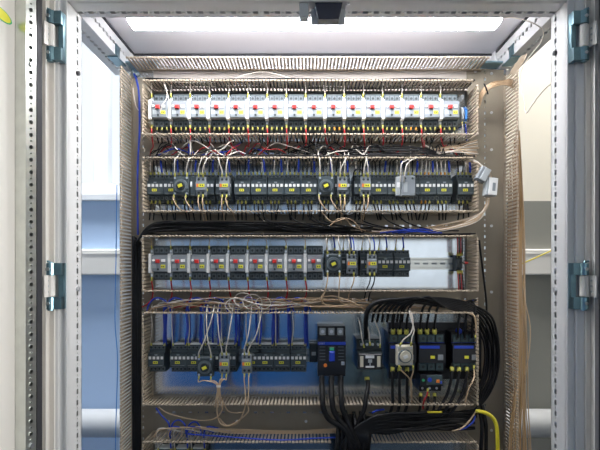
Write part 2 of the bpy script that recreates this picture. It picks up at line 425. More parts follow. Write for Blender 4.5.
# ------------------------------------------------------------------ wire ducts
PIT = .0100
def hwall(mb, x0, x1, z, skip=()):
    """slotted wall running level; fingers reach from the plate to the duct front"""
    mb.box(x0, x1, YP - .016, YP - .002, z - .0009, z + .0009)
    n = int((x1 - x0) / PIT)
    for i in range(n):
        a = x0 + i * PIT
        if any(s0 < a < s1 for s0, s1 in skip): continue
        j = R.uniform(-.0006, .0006)
        mb.box(a, a + .0054, YF + .006, YP - .016, z - .0010, z + .0010)
        mb.cbox(a - .0011, a + .0065, YF, YF + .007, z - .0022 + j, z + .0022 + j, .001)
def vwall(mb, x, z0, z1):
    mb.box(x - .0009, x + .0009, YP - .016, YP - .002, z0, z1)
    for i in range(int((z1 - z0) / PIT)):
        a = z0 + i * PIT; j = R.uniform(-.0006, .0006)
        mb.box(x - .0009, x + .0009, YF + .006, YP - .016, a, a + .0054)
        mb.cbox(x - .0022 + j, x + .0022 + j, YF, YF + .007, a - .0011, a + .0065, .001)
def wz(py): return H(py, YF)
HZ = dict(t0=wz(57), t1=wz(80), a0=wz(134), a1=wz(157.5), b0=wz(211), b1=wz(236), c0=wz(291), c1=wz(313), d0=wz(405), d1=wz(442.5))
VL0, VL1, VR1, VR0 = X(120.5, YF), X(142.5, YF), X(478, YF), X(518, YF)
def duct(name, label, walls, base, screws, vertical=False, plain=False):
    (x0, x1, z0, z1) = base
    r = thing(name, label, 'duct', ((x0 + x1) / 2, YP, z0))
    o = Vector(r.location)
    def sh(m): return MB().add([Vector(v) - o for v in m.v], m.f)
    b = MB()
    yb = YP - .0025
    if plain: b.box(x0, x1, yb, YP - .0005, z0, z1)
    elif vertical: b.perf((x1, yb, z0), (0, 0, 1), (-1, 0, 0), z1 - z0, x1 - x0, (x1 - x0) * .5, pitch=.0165, big=(.009, .005), small=.002)
    else: b.perf((x0, yb, z0), (1, 0, 0), (0, 0, 1), x1 - x0, z1 - z0, (z1 - z0) * .52, pitch=.0240, big=(.010, .005), small=.002)
    part('duct_base', sh(b), PVCL if plain else PVCB, r)
    for w in walls:
        m = MB()
        if w[0] == 'h': hwall(m, w[1], w[2], w[3])
        else: vwall(m, w[1], w[2], w[3])
        part('slotted_wall', sh(m), PVC, r)
    for sx, sz in screws: part('screw', sh(MB().cyl((sx, yb, sz), (0, -1, 0), .0042, .003, 10)), STEEL, r)
def build_ducts():
    xr = VR1
    def sc(lst, py): return [(X(p, YP), H(py, YP)) for p in lst]
    duct('wire_duct', 'stone grey slotted wire duct at the top, just below the roof', [('h', X(126, YF), X(493, YF), HZ['t0']), ('h', VL1, xr, HZ['t1'])], (VL1, VR1, HZ['t1'], HZ['t0']), sc([475], 72), plain=True)
    duct('wire_duct', 'slotted duct full of tangled wires between the first and second device rows', [('h', VL1, xr, HZ['a0']), ('h', VL1, xr, HZ['a1'])], (VL1, xr, HZ['a1'], HZ['a0']), sc([210, 320], 148))
    duct('wire_duct', 'slotted duct with a heavy black wire bundle above the third device row', [('h', VL1, xr, HZ['b0']), ('h', VL1, xr, HZ['b1'])], (VL1, xr, HZ['b1'], HZ['b0']), sc([400, 410, 418, 432, 446, 453], 226))
    duct('wire_duct', 'slotted duct with red, blue and tan loops below the third device row', [('h', VL1, xr, HZ['c0']), ('h', VL1, xr, HZ['c1'])], (VL1, xr, HZ['c1'], HZ['c0']), sc([164, 234, 308, 342, 367, 383, 391], 300))
    duct('wire_duct', 'widest level slotted duct, at the bottom, crossed by thick black cables', [('h', VL1, xr, HZ['d0']), ('h', VL1, X(334, YF), HZ['d1']), ('h', X(372, YF), xr, HZ['d1'])], (VL1, xr, HZ['d1'], HZ['d0']), sc([169, 237, 306], 421))
    zb = ZC - .75
    L = [('v', VL0, zb, wz(64))]; Rr = [('v', VR0, zb, wz(62))]
    for a, b in (('t1', 'a0'), ('a1', 'b0'), ('b1', 'c0'), ('c1', 'd0')):
        L.append(('v', VL1, HZ[b], HZ[a])); Rr.append(('v', VR1, HZ[b], HZ[a]))
    L.append(('v', VL1, zb, HZ['d1'])); Rr.append(('v', VR1, zb, HZ['d1']))
    duct('wire_duct', 'upright slotted duct along the left edge of the mounting plate', L, (VL0, VL1, zb, wz(64)), [(X(138, YP), H(p, YP)) for p in (75, 246)], True)
    duct('wire_duct', 'upright slotted duct along the right edge of the mounting plate', Rr, (VR1, VR0, zb, wz(56)),
         [(X(491, YP), H(p, YP)) for p in (74, 113, 150, 226, 292, 430)], True)

ROWZ = [H(109, 1.45), H(187, 1.468), H(263.5, 1.468), H(359.5, 1.468), ZC - .562]
def build_rails():
    nm = ['top device row', 'second device row', 'third device row', 'fourth device row', 'lowest device row at the frame edge']
    for i, z in enumerate(ROWZ):
        x0, x1 = X(149, YP), X(463, YP)
        if i == 3: x1 = X(318, YP)
        if i == 4: x1 = X(330, YP)
        m = MB(); m.box(x0, x1, -.0022 - .0055, -.0065, -.0175, -.0115).box(x0, x1, -.0077, -.0065, .0115, .0175)
        m.box(x0, x1, -.0077, -.0001, -.0125, -.0115).box(x0, x1, -.0077, -.0001, .0115, .0125).box(x0, x1, -.0012, -.0001, -.0115, .0115)
        n = int((x1 - x0) / .025)
        r = thing('din_rail', 'zinc mounting rail behind the devices of the ' + nm[i], 'rail', (0, YP, z), None)
        part('rail_profile', m, DINM, r)
        for k in range(n): part('rail_slot', MB().box(x0 + k * .025 + .005, x0 + k * .025 + .020, -.0015, -.0011, -.0028, .0028), LGREY, r)

# ------------------------------------------------------------------ device prototypes (local: plate at y=0, front towards -y)
def proto_breaker():
    r = thing('motor_breaker', '', 'breaker', (0, 0, 0), None)
    w = .0222
    m = MB().prism([(-.008, -.047), (-.060, -.047), (-.066, -.044), (-.066, -.026), (-.070, -.024), (-.070, .024), (-.066, .026), (-.066, .048), (-.060, .050), (-.008, .050)], -w, w)
    part('housing', m, BODY, r)
    part('front_cover', MB().cbox(-w + .0006, w - .0006, -.089, -.070, -.0235, .0235, .002), FACE, r)
    for sg in (1, -1):
        for k in (-1, 0, 1):
            tp = part('terminal', MB().cbox(k * .0140 - .006, k * .0140 + .006, -.0675, -.066, sg * .036 - .007, sg * .036 + .008, .001), TERM, r)
            part('screw', MB().cyl((k * .0140, -.0676, sg * .036), (0, -1, 0), .0036, .0006, 10), BODY2, tp)
    part('start_button', MB().cyl((-.0165, -.089, .0085), (0, -1, 0), .0036, .003, 12), WHITE, r)
    part('stop_button', MB().cbox(-.0100, .0010, -.096, -.089, .0005, .0105, .0015), RED, r)
    k = MB().cbox(.0050, .0160, -.091, -.089, .0035, .0115, .0008); part('reset_tab', k, WHITE, r)
    part('label', MB().box(.0035, .0160, -.0898, -.089, -.0135, -.0040), YEL, r)
    part('label_print', MB().box(.0055, .0085, -.0900, -.0898, -.0110, -.0070).box(.0105, .0130, -.0900, -.0898, -.0110, -.0070), INK, r)
    part('current_dial', MB().cyl((-.004, -.089, -.0165), (0, -1, 0), .0030, .002, 12), BODY2, r)
    part('rating_plate', MB().box(-.0195, -.0085, -.0896, -.089, -.0135, -.0020), LGREY, r)
    a = MB().cbox(-w - .0098, -w - .0006, -.088, -.010, -.027, .027, .0015)
    ax = part('auxiliary_block', a, WHITE, r)
    for z in (.0335, -.0335):
        part('auxiliary_terminal', MB().cbox(-w - .0092, -w - .001, -.068, -.010, z - .0065, z + .0065), LGREY, ax)
        part('screw', MB().cyl((-w - .005, -.068, z), (0, -1, 0), .003, .0015, 10), STEEL, ax)
    PROTO['breaker'] = (r, False)
def proto_contactor(kind, strip):
    r = thing('contactor', '', 'contactor'); w = .0222
    m = MB().prism([(-.008, -.038), (-.052, -.038), (-.055, -.036), (-.055, -.0215), (-.072, -.0205), (-.072, .0165), (-.060, .0175), (-.060, .026), (-.055, .027), (-.055, .036), (-.052, .038), (-.008, .038)], -w, w)
    part('housing', m, BODY, r)
    for k in range(4):
        x = -.0168 + k * .0112
        for z in (.0315, -.029):
            tp = part('terminal', MB().cbox(x - .0048, x + .0048, -.0575, -.055, z - .005, z + .005, .001), TERM, r)
            part('screw', MB().cyl((x, -.0576, z), (0, -1, 0), .0032, .0006, 10), BODY2, tp)
        part('marker_tile', MB().box(x - .0036, x + .0036, -.0735, -.072, .0005, .0085), WHITE, r)
    part('label', MB().box(-.0085, .0050, -.0728, -.072, -.0120, -.0050), YEL, r)
    part('label_print', MB().box(-.0060, -.0030, -.0730, -.0728, -.0100, -.0072).box(-.0008, .0020, -.0730, -.0728, -.0100, -.0072), INK, r)
    part('indicator_slot', MB().box(-.004, .004, -.0726, -.072, .0110, .0150), FACE, r)
    part('ridge', MB().box(-.018, .018, -.0724, -.072, -.0175, -.0165), FACE, r)
    if strip: part('terminal_cover', MB().cbox(-.0165, .0165, -.050, -.020, .038, .0425, .001), WHITE, r)
    PROTO[kind] = (r, False)
def proto_aux():
    r = thing('auxiliary_relay', '', 'relay'); w = .0132
    part('housing', MB().prism([(-.072, -.027), (-.092, -.027), (-.094, -.025), (-.094, -.012), (-.102, -.011), (-.102, .011), (-.094, .012), (-.094, .025), (-.092, .027), (-.072, .027)], -w, w), FACE, r)
    for x in (-.006, .006):
        for z in (.0185, -.0185): part('terminal_screw', MB().cyl((x, -.0940, z), (0, -1, 0), .0034, .0008, 10), BODY2, r)
    part('label', MB().box(-.0050, .0110, -.1028, -.102, -.0035, .0055), YEL, r)
    part('label_print', MB().box(-.0015, .0015, -.1031, -.1028, -.001, .003).box(.004, .007, -.1031, -.1028, -.001, .003), INK, r)
    part('marker_tile', MB().box(-.0110, -.0058, -.1028, -.102, -.0035, .0055), ORANGE, r)
    PROTO['aux'] = (r, False)
def proto_timer(kind, mb_, md, mk):
    r = thing('dial_timer', '', 'timer'); w = .0222
    part('housing', MB().cbox(-w, w, -.096, -.072, -.027, .027, .003), mb_, r)
    part('dial', MB().cyl((0, -.096, -.001), (0, -1, 0), .0190, .006, 28, .0180), md, r)
    part('dial_ring', MB().cyl((0, -.102, -.001), (0, -1, 0), .0125 if mk is YEL else .0155, .004, 24, .0115 if mk is YEL else .0145), BODY2 if mk is YEL else CREAM, r)
    a = math.radians(25); m = MB()
    vs = [Vector((x * math.cos(a) - z * math.sin(a), y, x * math.sin(a) + z * math.cos(a) - .001)) for y in (-.1085, -.106) for x, z in ((-.006, -.0042), (.006, -.0042), (.006, .0042), (-.006, .0042))]
    m.add(vs, [(0, 1, 2, 3), (7, 6, 5, 4), (0, 4, 5, 1), (1, 5, 6, 2), (2, 6, 7, 3), (3, 7, 4, 0)]); part('pointer', m, mk, r)
    for x in (-.0165, .0165):
        for z in (.0215, -.0215): part('terminal_screw', MB().cyl((x, -.0955, z), (0, -1, 0), .0030, .002, 10), STEEL, r)
    PROTO[kind] = (r, False)

# ------------------------------------------------------------------ wires
WN = {id(WB): 'black_wire', id(WR): 'red_wire', id(WBL): 'blue_wire', id(WW): 'pale_wire', id(WT): 'tan_wire', id(WT2): 'tan_wire', id(WT3): 'tan_wire', id(WY): 'yellow_cable'}
def wire(pts, r, m, label, group=None, ferr=None, n=6, sub=5, fr=.0023, fl=.009, name=None):
    """pts: (px,py,depth) or Vectors. ferr: material of a sleeve on the first end."""
    pts = [p if isinstance(p, Vector) else P(*p) for p in pts]
    o = solo(name or WN[id(m)], MB().tube(pts, r, n, sub), m, label, 'cable' if r > .0035 else 'wire', pts[0], group, True)
    if ferr:
        d = (pts[1] - pts[0]).normalized()
        part('sleeve', MB().tube([-d * .002, d * fl], max(fr, r + .0006), 8, 1), ferr, o, True)
    return o

SIDE3 = ['left', 'middle', 'right']
def build_row1():
    y = YP; z = ROWZ[0]
    for i in range(16):
        cx = X(159.4 + 19.5 * i, 1.45)
        place('breaker', (cx, y, z), 'motor breaker with red stop button, %s from the left in the top row' % ORD[i], 'motor breakers in the top row')
        xa = cx - .0272
        # pale control wire from above onto the white side block
        wire([Vector((xa, 1.470, z + .040)), Vector((xa + .0005, 1.468, z + .052)), Vector((xa + R.uniform(-.002, .002), 1.474, HZ['t1'] + .012))], .0013, WW,
             'pale thin wire into the top of the %s top-row breaker' % ORD[i], 'pale wires above the top row', FERR)
        dx = R.uniform(-.03, .03); e = R.uniform(.012, .05); dx = min(dx, (VR1 - .012 - xa) / 2.6)
        wire([Vector((xa, 1.470, z - .041)), Vector((xa + .001, 1.466, z - .055)), Vector((xa + .002, 1.468, HZ['a0'] - .004)), Vector((xa + .004 + dx * .3, 1.475, HZ['a0'] - .025)),
              Vector((xa + dx, 1.48, HZ['a1'] + e)), Vector((xa + dx * 2.6, 1.49, HZ['a1'] + .008))], .0019, WR,
             'red wire hanging from the white side block of the %s top-row breaker' % ORD[i], 'red wires under the top row', FERR)
        for k in range(3):
            x = cx - .0140 + .0140 * k; j = R.uniform(-.003, .003)
            wire([Vector((x, 1.476, z - .0445)), Vector((x + j * .4, 1.472, z - .056)), Vector((x + j, 1.476, HZ['a0'] + .002)), Vector((x + j * 3, 1.484, HZ['a0'] - .014))], .0019, WB,
                 '%s of three black wires under the %s top-row breaker' % (SIDE3[k], ORD[i]), 'black wires under the top row', FERRO if i in (9, 13) and k else FERR, fr=.0021)
    # blue terminal blocks at the right end
    for k, (px, m, nm) in enumerate(((463, LGREY, 'grey'), (466.2, BLUEL, 'blue'))):
        t = thing('terminal_block', '%s terminal block at the right end of the top row' % nm, 'terminal', (X(px, 1.49), YP, z - .004))
        part('housing', MB().prism([(-.008, -.024), (-.036, -.024), (-.050, -.012), (-.050, .014), (-.036, .026), (-.008, .026)], -.0035, .0035), m, t)
        part('terminal_screw', MB().cyl((0, -.0425, .0185), (0, -1, .9), .0022, .003, 8), STEEL, t); part('terminal_screw', MB().cyl((0, -.042, -.017), (0, -1, -.9), .0022, .003, 8), STEEL, t)
        wire([Vector((X(px, 1.49), 1.497, z - .026)), Vector((X(px - .5, 1.49), 1.490, z - .04)), Vector((X(px + .6, 1.49), 1.49, HZ['a0'] - .005))], .0016, (WW, WBL)[k],
             '%s wire under the terminal blocks ending the top row' % ('pale', 'blue')[k], None, FERR)
    # two loose pale wires across the first breaker
    wire([(160, 112, 1.432), (163, 104, 1.425), (167, 97, 1.43), (166, 88, 1.44), (163, 80, 1.47)], .0014, WW, 'pale wire slanting across the first top-row breaker to its button')
    wire([(168, 111, 1.436), (169, 104, 1.43), (168, 96, 1.43), (164, 84, 1.45)], .0014, WW, 'pale wire looping beside the second top-row breaker')
    wire([(233, 80, 1.45), (244, 75, 1.47), (262, 72, 1.50), (280, 75, 1.48), (294, 80, 1.45)], .0013, WW, 'pale wire arching over the front edge of the top duct')

C2 = [155, 171.5, 188, 206, 223.5, 242.2, 258.9, 275.6, 292.3, 309, 325.6, 342.3, 362, 379, 395.5, 411.5, 428, 444.5, 466]
AUX2 = [(200.5, 3), (224, 4), (342.5, 11), (366, 12)]
TIM2 = [(181, 'left'), (326, 'right')]
def build_row2():
    z = ROWZ[1]; d = 1.468
    for i, px in enumerate(C2):
        cx = X(px, d)
        place('contactor', (cx, YP, z), 'dark grey contactor with white tiles, %s from the left in the second row' % ORD[i], 'contactors in the second row')
        for k in range(3):
            x = cx - .0112 + .0112 * k - .003; j = R.uniform(-.004, .004)
            if i in (13, 14, 15): j += .004
            wire([Vector((x, 1.487, z - .037)), Vector((x + j * .3, 1.482, z - .050)), Vector((x + j, 1.484, HZ['b0'] + .004)), Vector((x + j * 2.2, 1.492, HZ['b0'] - .02))], .0021, WB,
                 '%s of three black wires under the %s second-row contactor' % (SIDE3[k], ORD[i]), 'black wires under the second row', FERRO if i in (16,) and k < 2 else FERR, fr=.0026)
            if i == 17 : pass
        for k in range(4):
            x = cx - .0168 + .0112 * k; j = R.uniform(-.004, .004)
            if i in (16, 17) and k < 3: m, r_ = (WW, .0018)
            elif k == 3: m, r_ = WBL, .0030
            else: m, r_ = (WB, .0017) if (k + i) % 4 else (WW, .0016)
            nm = {id(WW): 'pale', id(WBL): 'blue', id(WB): 'black'}[id(m)]
            wire([Vector((x, 1.487, z + .037)), Vector((x + j * .4, 1.480, z + .047)), Vector((x + j, 1.478, HZ['a1'] - .008)), Vector((x + j * 1.6, 1.486, HZ['a1'] + .010))], r_, m,
                 '%s wire into the %s top terminal of the %s second-row contactor' % (nm, ORD[k], ORD[i]), '%s wires above the second row' % nm,
                 FERRO if i in (16, 17) and k < 3 and k else FERR, fr=.0027 if k < 3 else .0036)
    for px, i in AUX2:
        cx = X(px, 1.44)
        place('aux', (cx, YP, z - .001), 'small grey relay with yellow and orange label clipped on the %s second-row contactor' % ORD[i], 'clip-on relays in the second row')
        for k in (0, 1):
            x = cx - .006 + .012 * k; j = R.uniform(-.012, .02)
            wire([Vector((x, 1.445, z + .026)), Vector((x, 1.437, z + .042)), Vector((x + j * .7, 1.432, z + .070)), Vector((x + j, 1.445, HZ['a1'] + .002)), Vector((x + j * 1.5, 1.48, HZ['a1'] + .03))], .0017, WW,
                 '%s pale wire into the relay on the %s second-row contactor' % (SIDE3[2 * k], ORD[i]), 'pale wires to the second row clip-ons', FERR)
            j = R.uniform(-.004, .008)
            wire([Vector((x, 1.445, z - .026)), Vector((x, 1.437, z - .042)), Vector((x + j, 1.436, z - .062)), Vector((x + j * 2, 1.45, HZ['b0'] + .001)), Vector((x + j * 3, 1.48, HZ['b0'] - .03))], .0017, WT,
                 '%s tan wire under the relay on the %s second-row contactor' % (SIDE3[2 * k], ORD[i]), 'tan wires under the second row clip-ons', FERR)
    for px, s in TIM2:
        cx = X(px, 1.445)
        place('timer', (cx, YP, z), 'round dial timer with yellow pointer in the %s half of the second row' % s, 'dial timers')
        for k in (0, 1):
            x = cx - .0165 + .033 * k; j = R.uniform(.006, .018) * (1 if s == 'left' else -.4)
            wire([Vector((x, 1.445, z + .026)), Vector((x, 1.437, z + .042)), Vector((x + j * .6, 1.430, z + .070)), Vector((x + j, 1.445, HZ['a1'] + .002)), Vector((x + j * 1.8, 1.47, HZ['a1'] + .028))], .0017, WW,
                 '%s pale wire into the timer in the %s half of the second row' % (SIDE3[2 * k], s), 'pale wires to the second row clip-ons', FERR)
            wire([Vector((x - .003, 1.445, z - .026)), Vector((x - .002, 1.437, z - .040)), Vector((x + .012, 1.436, z - .062)), Vector((x + .024, 1.45, HZ['b0'] + .001))], .0016, WT,
                 '%s tan wire under the timer in the %s half of the second row' % (SIDE3[2 * k], s), 'tan wires under the second row clip-ons', FERR)
    # grey modules
    g = thing('relay_module', 'plain grey module on the contactor right of centre in the second row', 'relay', (X(409, 1.44), YP, z + .002))
    part('housing', MB().cbox(-.0200, .0180, -.098, -.073, -.030, .026, .002), FACE, g)
    for x in (-.010, .010): part('terminal_screw', MB().cyl((x, -.098, .018), (0, -1, 0), .003, .001, 10), BODY2, g)
    part('label', MB().box(-.014, -.004, -.0986, -.098, -.020, .008), LGREY, g)
    g = thing('relay_module', 'narrow light grey module with white front right of the third second-row relay', 'relay', (X(399.5, 1.44), YP, z))
    part('housing', MB().cbox(-.0075, .0050, -.092, -.073, -.026, .026, .002), LGREY, g)
    part('label', MB().box(-.006, .003, -.0926, -.092, -.004, .010), WHITE, g)
    g = thing('relay_module', 'light grey module with white front right of the left timer', 'relay', (X(192.5, 1.44), YP, z))
    part('housing', MB().cbox(-.0085, .0085, -.092, -.073, -.027, .027, .002), BODY, g)
    part('label', MB().box(-.008, -.003, -.0926, -.092, -.002, .012), WHITE, g)
    # loop of black cable below the gap
    wire([(338, 205, 1.46), (342, 212, 1.44), (349, 215, 1.435), (357, 211, 1.44), (362, 203, 1.46)], .0022, WB, 'black wire looping below the right timer of the second row')
    wire([(354, 181, 1.46), (354, 172, 1.45), (358, 169, 1.445), (362, 171, 1.45), (362, 178, 1.46)], .0020, WB, 'short black wire bridge above the thirteenth second-row contactor')
    wire([(404, 182, 1.44), (405, 172, 1.43), (408, 163, 1.43), (416, 158, 1.44), (424, 157, 1.46), (426, 150, 1.48)], .0017, WW, 'pale wire arching from the grey module over the duct edge')
    wire([(400, 182, 1.44), (401, 170, 1.43), (402, 163, 1.43), (410, 159, 1.44), (418, 156, 1.46)], .0017, WW, 'pale wire rising beside the grey module in the second row')

def build_row3():
    z = H(263.3, 1.45)
    for i in range(9):
        cx = X(159.4 + 19.45 * i, 1.45); xa = cx - .0272
        place('breaker', (cx, YP, z), 'motor breaker with red stop button, %s from the left in the third row' % ORD[i], 'motor breakers in the third row')
        wire([Vector((xa, 1.470, z + .041)), Vector((xa + .0005, 1.466, z + .056)), Vector((xa + R.uniform(-.004, .006), 1.47, HZ['b1'] + .002))], .0011, WT,
             'thin pale wire into the top of the %s third-row breaker' % ORD[i], 'thin wires above the third row', FERR, fr=.0020)
        dx = R.choice((-1, 1)) * R.uniform(.02, .04)
        wire([Vector((xa, 1.470, z - .041)), Vector((xa + .002, 1.466, z - .056)), Vector((xa + .004, 1.468, HZ['c0'] - .004)), Vector((xa + .004 + dx * .2, 1.470, HZ['c0'] - .025)),
              Vector((xa + dx * .8, 1.47, HZ['c1'] + .018)), Vector((xa + dx * 2.2, 1.49, HZ['c1'] + .008))], .0021, WR,
             'red wire hanging from the white side block of the %s third-row breaker' % ORD[i], 'red wires under the third row', FERR)
    z = ROWZ[2]
    for i, px in enumerate((333, 349.6, 368.5, 385.6, 402.4)):
        cx = X(px, 1.468)
        place('contactor', (cx, YP, z), 'dark grey contactor with white tiles, %s after the breakers in the third row' % ORD[i], 'contactors in the third row')
        for k, m in ((0, WT), (2, WBL)):
            x = cx - .0168 + .0112 * k
            wire([Vector((x, 1.487, z + .037)), Vector((x, 1.480, z + .050)), Vector((x - .004 * (k - 1), 1.476, HZ['b1'] + .002))], (.0013, .0022)[k // 2], m,
                 '%s wire into the top of the %s third-row contactor' % (('thin tan', 'blue')[k // 2], ORD[i]), None, FERR)
    cx = X(333.5, 1.445)
    place('timer', (cx, YP, z), 'round dial timer with yellow pointer in the third row beside the last breaker', 'dial timers')
    for k in (0, 1):
        x = cx - .0165 + .033 * k
        wire([Vector((x, 1.445, z + .026)), Vector((x, 1.436, z + .042)), Vector((x - .004, 1.434, z + .062)), Vector((x - .002, 1.45, HZ['b1'] + .002))], .0017, WW, '%s pale wire into the top of the third-row timer' % SIDE3[2 * k], None, FERR)
        wire([Vector((x, 1.445, z - .026)), Vector((x, 1.436, z - .042)), Vector((x - .006 + .004 * k, 1.434, HZ['c0'] + .003)), Vector((x - .016 + .02 * k, 1.44, HZ['c1'] + .028)), Vector((x + .01 + .05 * k, 1.455, HZ['c1'] + .02)), Vector((x + .08 + .06 * k, 1.46, HZ['c1'] + .012))], .0016, WT,
             '%s tan wire looping down from the third-row timer' % SIDE3[2 * k], None, FERR)
    for px, nm in ((351.8, 'beside the third-row timer'), (372.3, 'right of the gap in the third row')):
        cx = X(px, 1.44)
        place('aux', (cx, YP, z - .001), 'small grey relay with yellow label ' + nm, 'clip-on relays in the third row')
        for k in (0, 1):
            x = cx - .006 + .012 * k
            wire([Vector((x, 1.445, z + .026)), Vector((x, 1.437, z + .042)), Vector((x - .002, 1.434, z + .060)), Vector((x - .006, 1.45, HZ['b1'] + .002))], .0016, (WW, WBL)[k],
                 '%s wire into the top of the relay %s' % (('pale', 'blue')[k], nm), None, FERR)
            if k or px > 360:
                wire([Vector((x, 1.445, z - .026)), Vector((x, 1.437, z - .042)), Vector((x - .004, 1.436, z - .058)), Vector((x - .009, 1.45, HZ['c0'] + .002)), Vector((x - .014, 1.47, HZ['c0'] - .03))], .0017, WB if px > 360 else WT,
                     '%s lower wire of the relay %s' % (SIDE3[2 * k], nm), None, FERR)
    for k, m in enumerate((BODY2, BODY2)):
        t = thing('terminal_block', '%s dark terminal block at the right end of the third-row rail' % ('inner', 'outer')[k], 'terminal', (X(458 + 3 * k, 1.49), YP, z))
        part('housing', MB().prism([(-.008, -.022), (-.036, -.022), (-.050, -.012), (-.050, .014), (-.036, .024), (-.008, .024)], -.0040, .0040), m, t)
        part('terminal_screw', MB().cyl((0, -.0425, .017), (0, -1, .9), .0022, .003, 8), STEEL, t)
        for q, (m2, nm) in enumerate(((WR, 'red'), (WB, 'black'))):
            xx = X(458 + 3 * k + q * 1.5, 1.49)
            wire([Vector((xx, 1.495, z - .022)), Vector((xx, 1.488, z - .04)), Vector((xx + .002, 1.488, HZ['c0'] - .004))], .0018, m2, '%s wire below the %s dark terminal block of the third row' % (nm, ('inner', 'outer')[k]), None, FERR)
            wire([Vector((xx, 1.495, z + .024)), Vector((xx - .001, 1.488, z + .04)), Vector((xx - .002, 1.488, HZ['b1'] + .004))], .0018, m2, '%s wire above the %s dark terminal block of the third row' % (nm, ('inner', 'outer')[k]), None, FERR)
    t = thing('plug_lead', 'red tipped plug on the dark terminal block of the third row', 'plug', (X(462, 1.48), 1.482, z + .002))
    part('plug', MB().cyl((0, 0, 0), (1, 0, 0), .003, .008, 10), BODY2, t); part('plug_tip', MB().cyl((.008, 0, 0), (1, 0, 0), .0032, .009, 10), RED, t)

C4 = [156, 178, 194.2, 211, 228, 253, 265.6, 282, 298.5]
def build_row4():
    z = ROWZ[3]
    for i, px in enumerate(C4):
        cx = X(px, 1.468)
        place('covered_contactor', (cx, YP, z), 'dark contactor with white top strip, %s from the left in the fourth row' % ORD[i], 'contactors in the fourth row')
        for k, (m, r_, x) in enumerate(((WW, .0015, cx - .0185), (WBL, .0030, cx + .0185))):
            j = R.uniform(-.004, .006)
            wire([Vector((x, 1.487, z + .036)), Vector((x, 1.480, z + .050)), Vector((x + j, 1.478, z + .085)), Vector((x + j * .6, 1.476, HZ['c1'] - .004)), Vector((x + j, 1.48, HZ['c1'] + .02))], r_, m,
                 '%s wire into the top of the %s fourth-row contactor' % (('pale', 'blue')[k], ORD[i]), '%s wires above the fourth row' % ('pale', 'blue')[k], FERR, fr=.0026)
    # extra blue wires hanging behind the row
    for i, px in enumerate((166, 172, 189, 200, 213, 218, 236, 239, 257, 273, 277, 290, 307)):
        wire([(px, 346, 1.50), (px + R.uniform(-1, 1), 330, 1.495), (px + R.uniform(-1, 1), 314, 1.49), (px, 306, 1.49)], R.choice((.0028, .0042)), WBL,
             'deep blue wire hanging straight down behind the fourth device row', 'blue wires hanging behind the fourth row')
    cx = X(205, 1.445)
    place('timer', (cx, YP, z - .016), 'round dial timer with yellow pointer in the fourth row', 'dial timers')
    tie = P(218.5, 386, 1.435)
    def drop(x, zz, k, nm):
        wire([Vector((x, 1.445, zz)), Vector((x, 1.437, zz - .014)), Vector((x * .7 + tie.x * .3, 1.436, zz * .6 + tie.z * .4)), tie + Vector(((k - 1.5) * .003, 0, .004)), tie + Vector(((k - 1.5) * .004, 0, -.03)), tie + Vector(((k - 1.5) * .01 + .004, .004, -.06))],
             .0017, WT, nm, None, FERR)
    for k, x in enumerate((cx - .0165, cx + .0165)):
        drop(x, z - .042, k * 1.0, '%s tan wire under the fourth-row timer, gathered at the tie' % SIDE3[2 * k])
        wire([Vector((x, 1.445, z + .010)), Vector((x + .001, 1.437, z + .024)), Vector((x + (.018, -.006)[k], 1.430, z + .060)), Vector((x + (.038, -.010)[k], 1.432, HZ['c1'] - .012)), Vector((x + (.040, -.012)[k], 1.46, HZ['c1'] + .02))], .0018, WW,
             '%s pale wire crossing above the fourth-row timer' % SIDE3[2 * k], None, FERR)
    for n_, (px, nm) in enumerate(((224, 'right of the fourth-row timer'), (246.5, 'in the middle of the fourth row'))):
        cx = X(px, 1.44)
        place('aux', (cx, YP, z - .008), 'small grey relay with yellow label ' + nm, 'clip-on relays in the fourth row')
        for k in (0, 1):
            x = cx - .006 + .012 * k
            top = (Vector((x + .012 + .010 * k, 1.430, z + .075)), Vector((x + .018 + .016 * k, 1.44, HZ['c1'] - .004))) if n_ else (Vector((x - .006 + .014 * k, 1.430, z + .070)), Vector((x - .012 + .028 * k, 1.44, HZ['c1'] - .004)))
            wire([Vector((x, 1.445, z + .018)), Vector((x, 1.437, z + .034)), *top, top[1] + Vector((0, .03, .03))], .0018, WW, '%s pale wire into the top of the relay %s' % (SIDE3[2 * k], nm), None, FERR)
            if n_ == 0: drop(x, z - .036, 2 + k, '%s tan wire under the relay right of the timer, gathered at the tie' % SIDE3[2 * k])
            else:
                wire([Vector((x, 1.445, z - .036)), Vector((x, 1.437, z - .050)), Vector((x + .004 - .004 * k, 1.433, z - .09)), Vector((x + .004 - .006 * k, 1.43, HZ['d0'] + .003)), Vector((x - .002, 1.435, HZ['d0'] - .02)),
                      P(238 - 3 * k, 423, 1.45), P(228 - 3 * k, 426 - k, 1.46), P(219, 418, 1.46)], .0017, WT, '%s tan wire falling from the relay in the middle of the fourth row' % SIDE3[2 * k], None, FERR)
    solo('cable_tie', MB().cyl((tie.x, tie.y, tie.z - .003), (0, 0, 1), .0062, .005, 12), WW, 'pale tie gathering the tan wires below the timer', 'tie', tie)
    # end stop on the rail
    e = thing('end_stop', 'dark end stop with a white tab between the contactors and the big breaker', 'clamp', (X(313, 1.5), YP, z + .010))
    part('housing', MB().cbox(-.010, .012, -.040, -.009, -.024, .030, .002), BODY2, e); part('tab', MB().box(-.004, .008, -.0412, -.040, -.004, .006), LGREY, e)
    # moulded case circuit breaker
    b = thing('circuit_breaker', 'large black three-pole circuit breaker with blue toggle and blue stripe', 'breaker', (X(332, 1.45), YP, H(353, 1.45)))
    w = .039
    part('housing', MB().prism([(0, -.070), (-.060, -.070), (-.064, -.066), (-.064, -.048), (-.078, -.046), (-.078, .030), (-.072, .034), (-.072, .044), (-.060, .046), (-.060, .066), (-.054, .070), (0, .070)], -w, w), BLACK, b)
